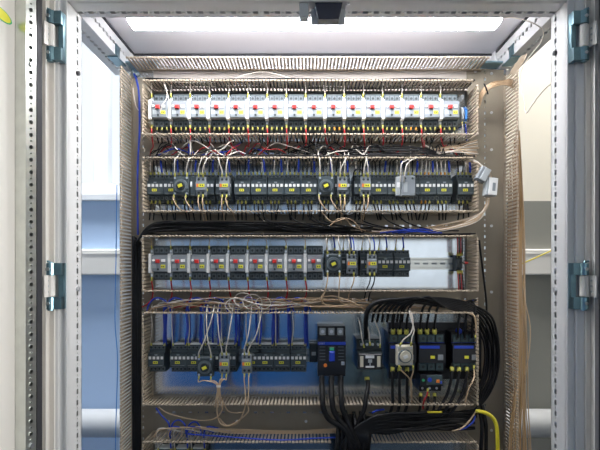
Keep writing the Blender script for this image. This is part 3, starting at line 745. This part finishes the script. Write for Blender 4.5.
    for k in (-1, 0, 1):
        tp = part('terminal', MB().cbox(k * .025 - .0085, k * .025 + .0085, -.063, -.058, .044, .066, .002), LGREY, b, label='grey terminal shroud')
        part('terminal_screw', MB().cyl((k * .025, -.063, .056), (0, -1, 0), .005, .002, 10), STEEL, tp)
    sp = part('brand_stripe', MB().box(-w, w, -.0795, -.078, .0205, .0290), BLUEP, b)
    lg = MB()      # short block-letter wordmark at the stripe's left end
    def seg(x0, x1, z0, z1): lg.box(x0, x1, -.0802, -.0795, z0, z1)
    X0, Z0 = -.036, .0222
    seg(X0, X0 + .003, Z0 + .0038, Z0 + .005); seg(X0, X0 + .001, Z0, Z0 + .005); seg(X0, X0 + .003, Z0, Z0 + .001)
    a = X0 + .0042; seg(a, a + .001, Z0, Z0 + .005); seg(a + .002, a + .003, Z0, Z0 + .005); seg(a, a + .003, Z0 + .002, Z0 + .003)
    a += .0042; seg(a, a + .001, Z0, Z0 + .005); seg(a + .0022, a + .0032, Z0, Z0 + .005); seg(a + .001, a + .0022, Z0 + .0025, Z0 + .004)
    a += .0044; seg(a, a + .0034, Z0 + .004, Z0 + .005); seg(a + .0012, a + .0022, Z0, Z0 + .005)
    part('lettering', lg, LGREY, sp)
    part('toggle_frame', MB().cbox(-.011, .011, -.082, -.078, -.026, .016, .002), BODY2, b)
    part('toggle', MB().cbox(-.0075, .0075, -.096, -.082, -.022, .004, .002), BLUEP, b); part('on_mark', MB().box(-.006, .006, -.0835, -.082, .006, .014), GREEN, b)
    part('trip_button', MB().cyl((-.018, -.078, -.036), (0, -1, 0), .005, .004, 12), ORANGE, b)
    part('test_button', MB().cbox(.026, .036, -.080, -.078, -.036, -.026, .001), FACE, b)
    for k in range(5):
        for q in (-.034, .018): part('print_line', MB().box(q, q + .016, -.0788, -.078, .014 - k * .009, .0158 - k * .009), TERM, b)
    # power contactor with a clear label window
    g = thing('power_contactor', 'black contactor with a pale label window right of the big circuit breaker', 'contactor', (X(370, 1.45), YP, H(355, 1.45)))
    w = .034
    part('housing', MB().prism([(0, -.044), (-.070, -.044), (-.090, -.036), (-.090, .006), (-.070, .012), (-.055, .040), (0, .040)], -w, w), BODY2, g)
    part('window_frame', MB().cbox(-.032, .032, -.096, -.090, -.036, .004, .002), BLACK, g)
    part('label', MB().box(-.013, .011, -.0968, -.096, -.008, .000), WHITE, g); part('label', MB().box(-.013, .011, -.0968, -.096, -.034, -.029), WHITE, g); part('emblem', MB().box(-.006, .005, -.0968, -.096, -.020, -.011).box(-.002, .001, -.0968, -.096, -.029, -.011), LGREY, g)
    for q in (-.028, .019): part('coil_window', MB().box(q, q + .009, -.0968, -.096, -.032, -.002), CREAM, g)
    for k in range(4):
        tp = part('terminal', MB().cbox(-.026 + k * .0155, -.016 + k * .0155, -.066, -.048, .014, .036, .002), TEALB, g)
        part('terminal_screw', MB().cyl((-.021 + k * .0155, -.066, .026), (0, -1, 0), .004, .003, 10), STEEL, tp)
    for k, pl in enumerate(([(364, 347, 1.455), (362, 338, 1.45), (360, 325, 1.45), (358, 318, 1.46)], [(380, 347, 1.455), (380, 336, 1.45), (377, 326, 1.45), (372, 314, 1.46)], [(370, 345, 1.455), (369, 334, 1.45), (367, 322, 1.45)])):
        wire(pl, .0016, WW, '%s pale wire into the top of the contactor with the label window' % SIDE3[k], None, FERR)
    # three big contactors at the right
    def big(px, py, label, hood):
        r = thing('power_contactor', label, 'contactor', (X(px, 1.45), YP, H(py, 1.45))); w = .037
        part('housing', MB().prism([(0, -.055), (-.070, -.055), (-.072, -.052), (-.072, -.030), (-.088, -.028), (-.088, .022), (-.072, .026), (-.072, .050), (-.066, .055), (0, .055)], -w, w), BLACK, r)
        for z_ in (.038, -.041):
            for k in (-1, 0, 1):
                tp = part('terminal', MB().cbox(k * .023 - .0105, k * .023 + .0105, -.076, -.070, z_ - .011, z_ + .011, .002), TEALB, r)
                part('terminal_screw', MB().cyl((k * .023, -.0755, z_), (0, -1, 0), .0045, .001, 10), BODY2, tp)
        part('brand_stripe', MB().box(-w, w, -.0738, -.072, .0150 + .011, .0225 + .004), BLUEP, r)
        part('brand_panel', MB().box(-.034, .020, -.0886, -.088, .012, .020), BLUEP, r)
        part('label', MB().box(-.005, .007, -.0888, -.088, -.016, -.008), YEL, r)
        part('test_button', MB().cbox(.015, .030, -.0905, -.088, -.020, -.005, .001), FACE, r)
        return r
    big(403, 353, 'black contactor behind the cream timer at the right of the fourth row', 0)
    big(432.5, 353, 'black contactor with overload relay under it at the right of the fourth row', 0)
    q = big(466.5, 353, 'black contactor at the far right end of the fourth row', 0)
    part('terminal_cap', MB().cyl((-.014, -.062, .058), (0, -1, 0), .009, .014, 14, .006), BLUEP, q, label='bright blue cap')
    # bracket panel the contactors sit on
    solo('adapter_plate', MB().box(X(388, YP), X(480, YP), YP - .012, YP - .0005, H(378, YP), H(322, YP)), BLACK, 'black backing plate behind the three contactors at the right', 'plate', Vector((X(434, YP), YP, H(378, YP))))
    cx = X(405.5, 1.42)
    t = place('cream_timer', (cx, YP - .018, H(355.5, 1.43)), 'cream square timer with a big round dial on the black contactor', None)
    for k, pl in enumerate(([(400, 345, 1.425), (404, 339, 1.42), (411, 333, 1.42), (413, 322, 1.425), (411, 312, 1.44), (408, 304, 1.46)], [(411, 345, 1.425), (412, 338, 1.42), (414, 330, 1.42), (411, 318, 1.425), (409, 310, 1.44)],
                            [(399, 366, 1.425), (402, 371, 1.425), (409, 378, 1.43), (410.5, 384, 1.435), (411, 395, 1.44), (412, 404, 1.45)], [(413, 366, 1.425), (413, 372, 1.425), (411, 379, 1.43), (411.5, 386, 1.435), (412, 398, 1.45)])):
        wire(pl, .0019, (WW, WW, WT, WT)[k], '%s %s wire %s the cream timer' % (SIDE3[(k % 2) * 2], ('pale', 'tan')[k // 2], ('above', 'below')[k // 2]), None, FERR)
    # overload relay
    v = thing('overload_relay', 'small dark overload relay with orange button under the middle black contactor', 'relay', (X(431.5, 1.455), YP, H(383, 1.455)))
    part('housing', MB().prism([(0, -.026), (-.068, -.026), (-.070, -.010), (-.086, -.008), (-.086, .024), (0, .026)], -.031, .031), BLACK, v)
    part('front_panel', MB().cbox(-.014, .029, -.0885, -.086, -.004, .022, .001), TEALB, v)
    part('dial', MB().cyl((-.006, -.0885, .010), (0, -1, 0), .006, .003, 16), BLUEP, v); part('reset_button', MB().cbox(.012, .021, -.0920, -.0885, .002, .010, .001), ORANGE, v)
    part('stop_button', MB().cbox(.023, .028, -.0910, -.0885, -.001, .006, .001), BLUEP, v); part('indicator', MB().cyl((-.023, -.086, .008), (0, -1, 0), .004, .001, 12), GREEN, v)
    for k in range(3): part('terminal_screw', MB().cyl((-.022 + .020 * k, -.069, -.018), (0, -1, 0), .0035, .002, 10), STEEL, v)
    # sleeved feeders above and below the contactors
    for i, (nm, pxs, py) in enumerate((('left', (393, 399.6, 406.4), 333), ('middle', (420, 427, 434.5), 333), ('far right', (458, 465, 472), 338))):
        for k, px in enumerate(pxs):
            fx = px + (-1, 0, 1)[k] * 1
            wire([(px, py, 1.46), (px, py - 8, 1.452), (px + 1, 318, 1.45), (px + 3, 308, 1.45), (min(px + 9, 473), 302, 1.455), (min(px + 20, 476), 300, 1.465)], .0034, WB,
                 '%s black feeder into the top of the %s black contactor' % (SIDE3[k], nm), 'black feeders above the contactors', FERR if i < 2 else None, fr=.0062, fl=.012)
    for i, (nm, pxs) in enumerate((('left', (392.5, 399.5, 407)), ('far right', (452, 459, 467)))):
        for k, px in enumerate(pxs):
            wire([(px, 368, 1.46), (px, 374, 1.452), (px - (0, 4)[i], 392, 1.45), (px - (0, 10)[i], 404, 1.448), (px - (4, 18)[i], 415, 1.45), (px - (16, 36)[i], 422 + k * 2, 1.47)], .0042, WB,
                 '%s black cable under the %s black contactor' % (SIDE3[k], nm), 'black cables under the contactors', FERR, fr=.0058, fl=.010)
    for k, px in enumerate((420.5, 428, 434.5)):
        wire([(px, 394, 1.47), (px, 400, 1.46), (px - 1, 410, 1.452), (px - 8, 420, 1.46), (px - 22, 424, 1.47)], .0036, WB, '%s black cable under the overload relay' % SIDE3[k], 'black cables under the overload relay', FERR, fr=.0052, fl=.008)
    wire([(428, 389, 1.44), (427, 395, 1.43), (424, 401, 1.43), (423, 409, 1.45)], .0022, WR, 'red wire hanging from the overload relay', None, FERR)
    wire([(474, 366, 1.45), (474, 378, 1.435), (469, 388, 1.43), (466, 398, 1.44), (465, 406, 1.46)], .0022, WT, 'tan wire curling down under the far right contactor', None, FERR)
    wire([(476, 338, 1.45), (476, 325, 1.44), (474, 316, 1.435), (468, 313, 1.44), (455, 311, 1.46)], .0026, WT, 'tan wire over the corner of the duct at the far right contactor', None, FERR)
    # heavy cables of the circuit breaker
    for k, px in enumerate((322, 331.5, 341)):
        wire([(px, 376, 1.47), (px, 386, 1.455), (px + .5, 400, 1.43), (px + 2, 410, 1.425), (px + 8 - k, 420 - k, 1.425), (345 + k * 3, 430, 1.42), (352 + 4 * k, 452, 1.42), (352 + 4 * k, 480, 1.44)], .0078, WB,
             '%s thick black cable under the big circuit breaker' % SIDE3[k], 'thick cables under the circuit breaker', n=10, name='power_cable')
    wire([(367, 378, 1.46), (368, 386, 1.45), (366, 398, 1.43), (364, 410, 1.425), (358, 424, 1.43), (352, 450, 1.44), (350, 475, 1.45)], .0062, WB, 'thick black cable under the contactor with the label window', None, FERR, n=10, fr=.007, fl=.006, name='power_cable')
    wire([(366, 338, 1.47), (366, 328, 1.455), (366, 318, 1.44), (369, 308, 1.435), (378, 302, 1.435), (395, 300, 1.44), (420, 302, 1.45), (445, 306, 1.46)], .0068, WB, 'thick black cable rising from the label-window contactor into the duct', None, n=10, name='power_cable')

def build_row5():
    for i, px in enumerate((163, 180, 197)):
        cx = X(px, 1.468)
        place('covered_contactor', (cx, YP, ROWZ[4]), 'contactor at the lower frame edge, %s from the left, only its top showing' % ORD[i], 'contactors at the lower edge')
        for k, (m, x) in enumerate(((WW, cx - .0185), (WBL, cx + .0185))):
            wire([Vector((x, 1.487, ROWZ[4] + .036)), Vector((x, 1.48, ROWZ[4] + .050)), Vector((x, 1.475, HZ['d1'] - .002)), Vector((x + .003, 1.46, HZ['d1'] + .02)), Vector((x + .02, 1.45, HZ['d1'] + .035 + .004 * k)), Vector((x + .08, 1.455, HZ['d1'] + .022))], (.0018, .0026)[k], m,
                 '%s wire into the top of the %s contactor at the lower frame edge' % (('pale', 'blue')[k], ORD[i]), None, FERR)

def build_duct_wires():
    u = R.uniform
    # tangle in the first duct
    za, zb_ = HZ['a0'], HZ['a1']
    for i in range(78):
        x = u(VL1 + .02, VR1 - .02); dx = u(-.10, .10); m = R.choice((WB, WB, WB, WB, WB, WB, WB, WW, WW, WR, WBL)); r_ = u(.0013, .0020)
        dx = max(-(x - VL1 - .01) / 1.6, min((VR1 - .01 - x) / 1.6, dx))
        z0 = u(.25, .95); d_ = u(1.445, 1.505)
        hh = za - zb_
        lab = {id(WB): ('black wire tangled in the duct under the top row', 'black wires tangled in the first duct'), id(WW): ('pale wire tangled in the duct under the top row', 'pale wires tangled in the first duct'),
               id(WR): ('dark red wire tangled in the duct under the top row', 'red wires tangled in the first duct'), id(WBL): ('blue wire tangled in the duct under the top row', 'blue wires tangled in the first duct')}[id(m)]
        wire([Vector((x, d_ + .02, zb_ + hh * z0)), Vector((x + dx * .35, d_, zb_ + hh * u(.25, .8))), Vector((x + dx * .7, d_, zb_ + hh * u(.1, .65))), Vector((x + dx * 1.2, d_ + .005, zb_ + hh * u(.1, .5))), Vector((x + dx * 1.6, d_ + .02, zb_ + u(.002, .018)))], r_, m, *lab)
    for i in range(7):
        wire([(335 + i * 3, 152 + i * .5, 1.47), (365, 146 + i * 1.5 + u(-1, 1), 1.46), (395 + i, 146 + i * 1.3 + u(-1.5, 1.5), 1.455), (425, 148 + i + u(-1, 1), 1.46), (440 + i * 2, 154 + i * .4, 1.48)], .0018, WB, 'black wire in the sagging bundle at the right of the first tangled duct', 'black bundle in the first duct')
    for i in range(9):
        wire([(478 + u(-2, 1), 140 + i * 2, 1.47), (468, 143 + i * 1.4, 1.46), (452, 148 + u(-2, 4), 1.46), (436, 152 + u(-4, 3), 1.47), (415, 153 + u(-3, 3), 1.49)], .0014, WW if i % 2 else WT, 'pale or tan wire fanning from the right end of the first tangled duct', 'light wires fanning in the first duct')
    for q, (k0, n_, nm) in enumerate((('t1', 9, 'top duct'), ('a1', 7, 'second duct from the top'), ('b1', 4, 'third duct from the top'))):
        for i in range(n_):
            pl = [Vector((VL1 + .004 + (VR1 - VL1 - .008) * f, 1.447 + .085 * i / n_ + u(-.003, .003), HZ[k0] + .0045 + u(0, .004))) for f in (0, .14, .28, .42, .56, .7, .84, 1)]
            wire(pl, .0022, WB, 'black wire lying flat on the lower wall of the ' + nm, 'black wires lying in the ' + nm)
    # heavy black bundle of the second duct
    for i in range(18):
        t = i / 17; e = u(250, 330)
        wire([(134 + 5 * u(0, 1), 262, 1.47 + .03 * u(0, 1)), (136 + 3 * t, 244 - 4 * t, 1.45), (146 + 3 * t, 234 - 8 * t, 1.445), (165, 231 - 9 * t, 1.445 + .03 * u(0, 1)), (200, 230 - 8 * t, 1.45 + .03 * u(0, 1)), (e - 20, 230 - 6 * t + u(-1, 1), 1.47), (e + 20, 228 + u(-4, 4), 1.49), (e + 70, 230 + u(-3, 3), 1.50)], .0026, WB,
             'black wire in the heavy bundle above the third row', 'heavy black bundle in the second duct')
    for i in range(12):
        x = u(250, 400)
        wire([(x, 215, 1.49), (x + 8, 222, 1.47), (x + 30, 228 + u(-3, 3), 1.46), (x + 60, 230 + u(-2, 2), 1.47)], .0019, WB, 'black wire curving down into the duct above the third row', 'black wires curving into the second duct')
    for i in range(11):
        wire([(488 + u(-1.5, 1.5), 198, 1.44), (487 + u(-2, 1), 206, 1.435), (480 + u(-2, 2), 213 + i * .5, 1.435), (468, 218 + i * .7, 1.445), (445 + u(-8, 8), 224 + i * .7, 1.455), (415 + u(-12, 12), 229 + i * .4, 1.47), (375 + u(-20, 20), 231 + u(-2, 2), 1.48)], .0015, (WT, WW, WT)[i % 3],
             'tan wire sweeping from the small connector into the second duct', 'tan wires from the connector')
    for i, pl in enumerate(([(322, 212, 1.44), (332, 222, 1.44), (345, 219, 1.44), (352, 226, 1.45), (366, 231, 1.46)], [(330, 226, 1.44), (338, 219, 1.435), (350, 219, 1.435), (358, 226, 1.44), (362, 232, 1.45)])):
        wire(pl, .0013, WT, '%s tan wire coiled over the black bundle under the right timer' % ('long', 'short')[i])
    for i in range(5):
        wire([(380 + 6 * i, 233, 1.46), (405 + 4 * i, 230 + u(-2, 2), 1.455), (430 + 3 * i, 233, 1.46)], .0018, WBL, 'short blue wire lying low at the right of the second duct', 'blue wires in the second duct')
    # third duct: tan runs, blue bows, pale loops
    for i in range(10):
        a = u(145, 175)
        wire([(a, 312, 1.46), (a + 8, 306 + u(-4, 2), 1.45), (215 + u(-20, 20), 303 + u(-6, 6), 1.45 + .03 * u(0, 1)), (270 + u(-20, 20), 305 + u(-6, 5), 1.45), (330 + u(-20, 20), 303 + u(-6, 5), 1.455), (400 + u(-30, 30), 306 + u(-5, 4), 1.47)], .0012, (WT, WW, WT3)[i % 3], 'light wire running level through the third duct', 'light level wires in the third duct')
    for i, cxp in enumerate((158, 176, 197, 215, 249, 281, 298)):
        wire([(cxp - 11, 313, 1.475), (cxp - 9, 304, 1.47), (cxp - 2, 298, 1.465), (cxp + 6, 300, 1.465), (cxp + 11, 306, 1.47), (cxp + 13, 313, 1.475)], .0026, WBL, 'blue wire bowed through the third duct, %s bow from the left' % ORD[i], 'blue bows in the third duct')
    for i, (cxp, cyp, rr) in enumerate(((243, 300, 8.5), (236, 304, 7), (252, 302, 9), (263, 303, 7))):
        pl = [(cxp + rr * math.cos(t_) * (1 + .12 * k / 9), cyp + rr * .85 * math.sin(t_), 1.437 + .002 * k) for k, t_ in enumerate([2 * math.pi * q / 9 + 2.0 for q in range(10)])]
        wire(pl + [(cxp + u(-6, 6), 314, 1.455)], .0014, WW, 'pale wire coiled in a loop in the third duct, %s loop from the left' % ORD[(1, 0, 2, 3)[i]], 'pale loops in the third duct')
    for i, pl in enumerate(([(232, 313, 1.44), (225, 305, 1.44), (236, 298, 1.44), (262, 305, 1.44), (300, 304, 1.45), (330, 300, 1.46)], [(310, 302, 1.44), (330, 296, 1.44), (352, 302, 1.44), (366, 311, 1.45)], [(300, 306, 1.44), (340, 306, 1.44), (368, 298, 1.45)], [(325, 291, 1.44), (321, 299, 1.438), (328, 306, 1.44), (345, 307, 1.45)])):
        wire(pl, .0015, WT if i else WW, ('pale wire sweeping right from the loops in the third duct', 'tan wire arching in the third duct under the relays', 'tan wire crossing low in the third duct under the relays', 'tan wire looping below the third-row timer duct edge')[i])
    for i in range(7):
        xm = 499 - 2.3 * i
        wire([(372 + 5 * i, 322, 1.455), (376 + 5 * i, 309 - i * .4, 1.44), (390 + 6 * i, 301 - i * .6 + u(-1, 1), 1.436), (420 + 3 * i, 297 + i * .9 + u(-1, 1), 1.438), (450, 299 + i * 1.6, 1.445), (470, 304 + i * 1.8, 1.45), (xm - 9, 315 + i * 1.8, 1.455 + .006 * (i % 3)), (xm - 2, 334 + i, 1.46 + .007 * (i % 3)), (xm, 355, 1.465 + .007 * (i % 2)), (xm - 2.5, 376 + u(-2, 2), 1.47), (xm - 10, 394, 1.47), (478, 407, 1.47), (460, 420, 1.475)], .0034, WB,
             'thick black cable arching from the third duct down beside the far right contactor', 'black cables arching at the right', n=8)
    for i in range(8):
        wire([(478, 298 + i * 1.3, 1.47), (460, 303 + u(-3, 3), 1.46), (435, 306 + u(-5, 3), 1.465), (400, 308 + u(-4, 2), 1.48)], .0013, WT if i % 2 else WW, 'light wire fanning out of the right end of the third duct', 'light wires in the third duct')
    wire([(473, 300, 1.46), (472, 306, 1.455), (472, 314, 1.46)], .003, WBL, 'blue wire at the right end of the third duct')
    # left riser
    for i in range(7):
        wire([(133.5 + i * 1.1, 236 + i, 1.46 + .008 * (i % 3)), (133.2 + i * 1.2 + u(-.8, .8), 290, 1.47), (133.8 + i * 1.1 + u(-1, 1), 350, 1.47), (134 + i * 1.0 + u(-1, 1), 410, 1.47), (134 + i * 1.0, 470, 1.475)], .0046, WB, 'thick black cable running down the left upright duct', 'black cables in the left riser', n=8)
    wire([(134, 74, 1.535), (136.5, 80, 1.50), (139, 95, 1.48), (139.5, 130, 1.48), (138, 160, 1.485), (137.5, 190, 1.49), (138, 235, 1.49)], .0029, WBL, 'blue wire running down the left upright duct from its top screw')
    wire([(117, 185, 1.45), (116.5, 215, 1.445), (116, 260, 1.445), (115, 320, 1.44), (117.5, 360, 1.44), (116, 420, 1.44), (115, 470, 1.44)], .0014, BLUEL, 'blue wire hanging outside the left upright duct', name='hanging_wire')
    wire([(133, 88, 1.47), (134, 96, 1.46), (136, 106, 1.465), (139, 111, 1.48)], .0014, WW, 'pale wire curving at the top of the left upright duct')
    # bottom duct
    for i in range(4):
        wire([(154 + 14 * i, 437, 1.45), (160 + 12 * i, 430 - i, 1.447), (185 + 10 * i, 427 + i, 1.45), (230, 429 + i * 1.3, 1.45), (290, 431 + i * .8, 1.452), (350, 428 + i * 1.5, 1.46)], .0016, WT, 'tan wire lying along the bottom duct, %s from the left end' % ORD[i], 'tan wires in the bottom duct')
    for i, pl in enumerate(([(156, 408, 1.47), (162, 416, 1.46), (169, 424, 1.455), (169, 436, 1.46)], [(170, 432, 1.455), (173, 423, 1.45), (179, 420, 1.45), (185, 425, 1.455), (186, 434, 1.46)], [(186, 432, 1.455), (190, 424, 1.45), (196, 422, 1.45), (200, 427, 1.455), (201, 434, 1.46)],
                            [(188, 434, 1.45), (230, 437, 1.448), (280, 440, 1.446), (320, 438, 1.45), (342, 438, 1.455), (348, 444, 1.46)])):
        wire(pl, .0024, WBL, ('blue wire slanting down at the left end of the bottom duct', 'left blue bow in the bottom duct', 'right blue bow in the bottom duct', 'blue wire lying along the lower edge of the bottom duct')[i])
    for i, pl in enumerate(([(218, 396, 1.43), (217, 412, 1.43), (220, 423, 1.435), (229, 426, 1.44), (240, 420, 1.445)], [(222, 400, 1.43), (222, 410, 1.43), (214, 419, 1.44), (196, 420, 1.45), (170, 414, 1.46), (158, 407, 1.47)], [(224, 404, 1.43), (228, 411, 1.44), (236, 413, 1.45), (244, 412, 1.46)])):
        wire(pl, .0018, WT, ('tan wire hanging in a hook below the tied bunch', 'tan wire sagging left from the tied bunch', 'tan wire curving right from the tied bunch')[i])
    for i in range(20):
        t = i / 19
        wire([(478 - 40 * u(0, 1), 409 + 20 * t, 1.47), (450, 411 + 18 * t + u(-3, 3), 1.45 + u(0, .02)), (420, 413 + 17 * t + u(-3, 3), 1.435 + u(0, .02)), (390, 414 + 18 * t + u(-2, 2), 1.43), (366 + 4 * t, 421 + 12 * t, 1.425), (344 + 24 * t, 442, 1.42), (339 + 30 * t, 480, 1.43)], .0046, WB, 'thick black cable sweeping along the bottom duct into the downward bundle', 'black bundle at the bottom', n=8, name='power_cable')
    for i in range(8):
        wire([(338 + 4.4 * i + u(-2, 2), 414 + u(-3, 3), 1.46), (339 + 4.4 * i + u(-1, 1), 430, 1.43 + .02 * (i % 2)), (337 + 4.4 * i, 450, 1.42 + .02 * (i % 2)), (336 + 4.6 * i, 480, 1.42)], .0066, WB, 'thick black cable in the bundle dropping through the gap in the bottom duct', 'black bundle dropping at the bottom', n=8, name='power_cable')
    wire([(476, 411, 1.45), (470, 420, 1.44), (462, 428, 1.44), (452, 431, 1.45)], .0022, WT, 'tan wire at the right end of the bottom duct')
    wire([(475, 416, 1.45), (473, 422, 1.44), (465, 428, 1.44), (455, 430, 1.45)], .0024, WBL, 'blue wire at the right end of the bottom duct')
    wire([(372, 413, 1.435), (377, 410.5, 1.44), (384, 409.5, 1.45)], .003, WBL, 'short blue cable across the black bundle')
    wire([(404, 414, 1.445), (420, 412.5, 1.44), (442, 412, 1.44)], .0030, WY, 'short yellow cable lying in the bottom duct')
    wire([(476, 411, 1.44), (483, 412, 1.43), (491, 416, 1.43), (496, 424, 1.43), (497.5, 440, 1.43), (498, 480, 1.44)], .0052, WY, 'bright yellow cable bending down beside the right upright duct', n=10)
    for i in range(2):
        wire([(478 + 4 * i, 405, 1.46), (482 + 4 * i, 425, 1.45), (481 + 5 * i, 450, 1.45), (481 + 5 * i, 480, 1.45)], .0052, WB, 'thick black cable dropping at the right end of the bottom duct', 'black cables by the yellow cable', n=8)
    wire([(479, 240, 1.48), (481, 256, 1.48), (484, 280, 1.49), (486.5, 305, 1.49), (487, 340, 1.48)], .003, WB, 'black cable leaning in the right upright duct')

def build_right():
    # small connectors with leads
    for k, (px, py, a, w, h, m, lab) in enumerate(((482.5, 174.5, -.5, .026, .040, FACE, 'grey inline connector tilted at the right end of the second row'), (490, 187, -.08, .032, .050, WHITE, 'white and blue-grey connector hanging on tan wires in the right upright duct'))):
        o = thing('inline_connector', lab, 'connector', P(px, py, 1.43)); o.rotation_euler = (0, -a, 0)
        part('housing', MB().cbox(-w / 2, w / 2, -.010, .012, -h / 2, h / 2, .003), FACE if k == 0 else LGREY, o)
        part('cover', MB().cbox(-w / 2 + .009, w / 2, -.014, -.010, -h / 2 + .002, h / 2 - .002, .001), WHITE if k else LGREY, o)
        if k: part('label_print', MB().box(.002, .010, -.0145, -.014, -.012, .010), FACE, o)
    for i in range(4):
        wire([(466, 159 + i, 1.46), (474, 160 + i * .6, 1.44), (481 + i, 165 + i, 1.43), (488 + i * .8, 174, 1.425), (490 + i * .5, 180, 1.43)], .0016, WT if i % 2 else WW, 'light wire bowing from the second row over to the white connector', 'wires over to the connector')
    wire([(492, 182, 1.43), (491, 177, 1.428), (488, 172, 1.43)], .0024, WY, 'short yellow sleeve above the white connector')
    # tan bundle crossing the top of the right upright duct
    for i in range(10):
        wire([(479, 108 - i * 1.2, 1.47), (483 - i * .1, 96 - i * .6, 1.45), (489, 89 - i * .5, 1.44), (496, 85.5 - i * .35 + u2(), 1.44), (503, 84.5 - i * .4, 1.45), (510, 86 - i * .7, 1.46), (515, 90 - i, 1.50)], .0022, (WT, WT3)[i % 2], 'brown wire in the bundle bridging the top of the right upright duct', 'brown bundle at upper right')
    wire([(484, 84, 1.45), (486, 88, 1.436), (488, 94, 1.45)], .002, WB, 'black tie around the brown bundle at upper right', name='cable_tie')
    # tan bundle hanging outside the right duct
    for i in range(26):
        t = i / 29; s = 517.5 + 8 * t + u2()
        b = 508 + 25 * t + u2() * 2
        wire([(517 + 3 * t, 62 + R.uniform(60, 150), 1.50), (s - .5, 230, 1.47), (s + u2() * .5, 290, 1.455), (s + .5 + 1.5 * t + u2(), 350, 1.45), (b * .5 + s * .5 + u2(), 405, 1.45), (b + u2(), 445, 1.45), (b + 2 * t, 500, 1.45)], .0014, R.choice((WT2, WT3, WT, WT2)), 'tan wire in the long bundle hanging beside the right upright duct', 'long tan bundle on the right')
    for i in range(9):
        xx = VR0 + .010 + .008 * R.random(); yy = 1.47 + .010 * i
        wire([Vector((xx, yy, H(118 + 8 * i, 1.45))), Vector((xx + .003, yy, H(200, 1.45))), Vector((xx - .002, yy, H(300, 1.45))), Vector((xx + .003, yy - .01, H(400, 1.45))), Vector((xx + .004, yy - .01, H(500, 1.45)))], .0024, WT3, 'tan wire pressed against the outer side of the right upright duct', 'tan wires behind the right upright duct')
    wire([(521, 270, 1.45), (525, 300, 1.44), (530, 325, 1.44), (529.5, 350, 1.44), (526, 372, 1.45), (525, 400, 1.45)], .0013, WT, 'single tan wire bowing out from the long tan bundle')
    wire([(519, 265, 1.46), (535, 258, 1.50), (555, 249, 1.56), (572, 242, 1.62)], .0022, WY, 'yellow lead slanting out to the right in front of the trunking', name='yellow_lead')
    # lead of the lamp
    wire([(502, 17, 1.25), (512, 17.5, 1.25), (522, 19.5, 1.24), (535, 24, 1.23), (543, 31, 1.24), (541, 42, 1.27), (531, 55, 1.33), (522, 68, 1.36), (520, 80, 1.36), (524, 100, 1.35), (526, 113, 1.34), (533, 104, 1.30), (544, 90, 1.25), (556, 80, 1.215)], .0014, WW, 'thin white lead of the strip lamp looping down at the right', name='lamp_lead', sub=8)
    # brown paper tag tucked behind the right rail
    t = MB().add([P(510, 72, 1.47), P(521, 56, 1.40), P(528, 53, 1.38), P(524, 62, 1.40), P(514, 76, 1.46)] + [p + Vector((.0, .004, 0)) for p in (P(510, 72, 1.47), P(521, 56, 1.40), P(528, 53, 1.38), P(524, 62, 1.40), P(514, 76, 1.46))],
                 [(4, 3, 2, 1, 0), (5, 6, 7, 8, 9)] + [(i, (i + 1) % 5, 5 + (i + 1) % 5, 5 + i) for i in range(5)])
    solo('duct_offcut', t, PVC, 'broken tan piece of slotted duct at the upper right corner', 'offcut', P(510, 72, 1.47))
def u2(): return R.uniform(-1, 1)

# ------------------------------------------------------------------ run
build_room(); build_cabinet(); build_lamp(); build_ducts(); build_rails()
proto_breaker(); proto_contactor('contactor', False); proto_contactor('covered_contactor', True); proto_aux(); proto_timer('timer', BODY, TERM, YEL); proto_timer('cream_timer', CREAM, TERM, WHITE)
build_row1(); build_row2(); build_row3(); build_row4(); build_row5(); build_duct_wires(); build_right()

# ------------------------------------------------------------------ lights, world, camera
def area(name, loc, rot, sx, sy, power, col):
    l = bpy.data.lights.new(name, 'AREA'); l.shape = 'RECTANGLE'; l.size = sx; l.size_y = sy; l.energy = power; l.color = col
    o = bpy.data.objects.new(name, l); COL.objects.link(o); o.location = loc; o.rotation_euler = rot; return o
area('added_front_fill_left', (-1.1, -2.2, 3.02), (0, 0, 0), 1.8, .2, 4, (1, .98, .95))  # front pair: added fill without fixtures, brightens the wall behind the camera
area('added_front_fill_right', (1.3, -2.2, 3.02), (0, 0, 0), 1.8, .2, 2, (1, .96, .90))
area('added_back_fill_left', (-1.2, 1.95, 3.02), (0, 0, 0), 1.4, .25, 46, (.95, .98, 1))  # back pair: added fill, washes light down the rear wall
area('added_back_fill_right', (1.3, 1.95, 3.02), (0, 0, 0), 1.4, .25, 28, (1, .96, .90))
rl = area('added_door_fill', (2.5, -.5, 1.75), (0, 0, 0), .8, 1.0, 5.5, (1, .97, .93))  # added light without a fixture, aimed to brighten the left door
rl.rotation_euler = Vector((-3.15, 1.55, -.25)).to_track_quat('-Z', 'Y').to_euler(); rl.data.spread = math.radians(48)
w = bpy.data.worlds.new('sky'); SC.world = w; w.use_nodes = True
w.node_tree.nodes['Background'].inputs[0].default_value = (.86, .93, 1, 1); w.node_tree.nodes['Background'].inputs[1].default_value = 1.25
cam = bpy.data.cameras.new('camera'); co = bpy.data.objects.new('camera', cam); COL.objects.link(co)
co.location = (0, 0, ZC); co.rotation_euler = (math.radians(90), 0, 0)
cam.sensor_width = 36; cam.lens = 36 * F / 600; cam.shift_x = -5 / 600; cam.shift_y = 40 / 600; cam.clip_start = .05
SC.camera = co
SC.view_settings.view_transform = 'Standard'; SC.view_settings.look = 'None'; SC.view_settings.exposure = 0.0; SC.view_settings.gamma = 1
SC.view_settings.use_curve_mapping = False
SC.cycles.use_denoising = True; SC.cycles.max_bounces = 8; SC.cycles.sample_clamp_indirect = 8
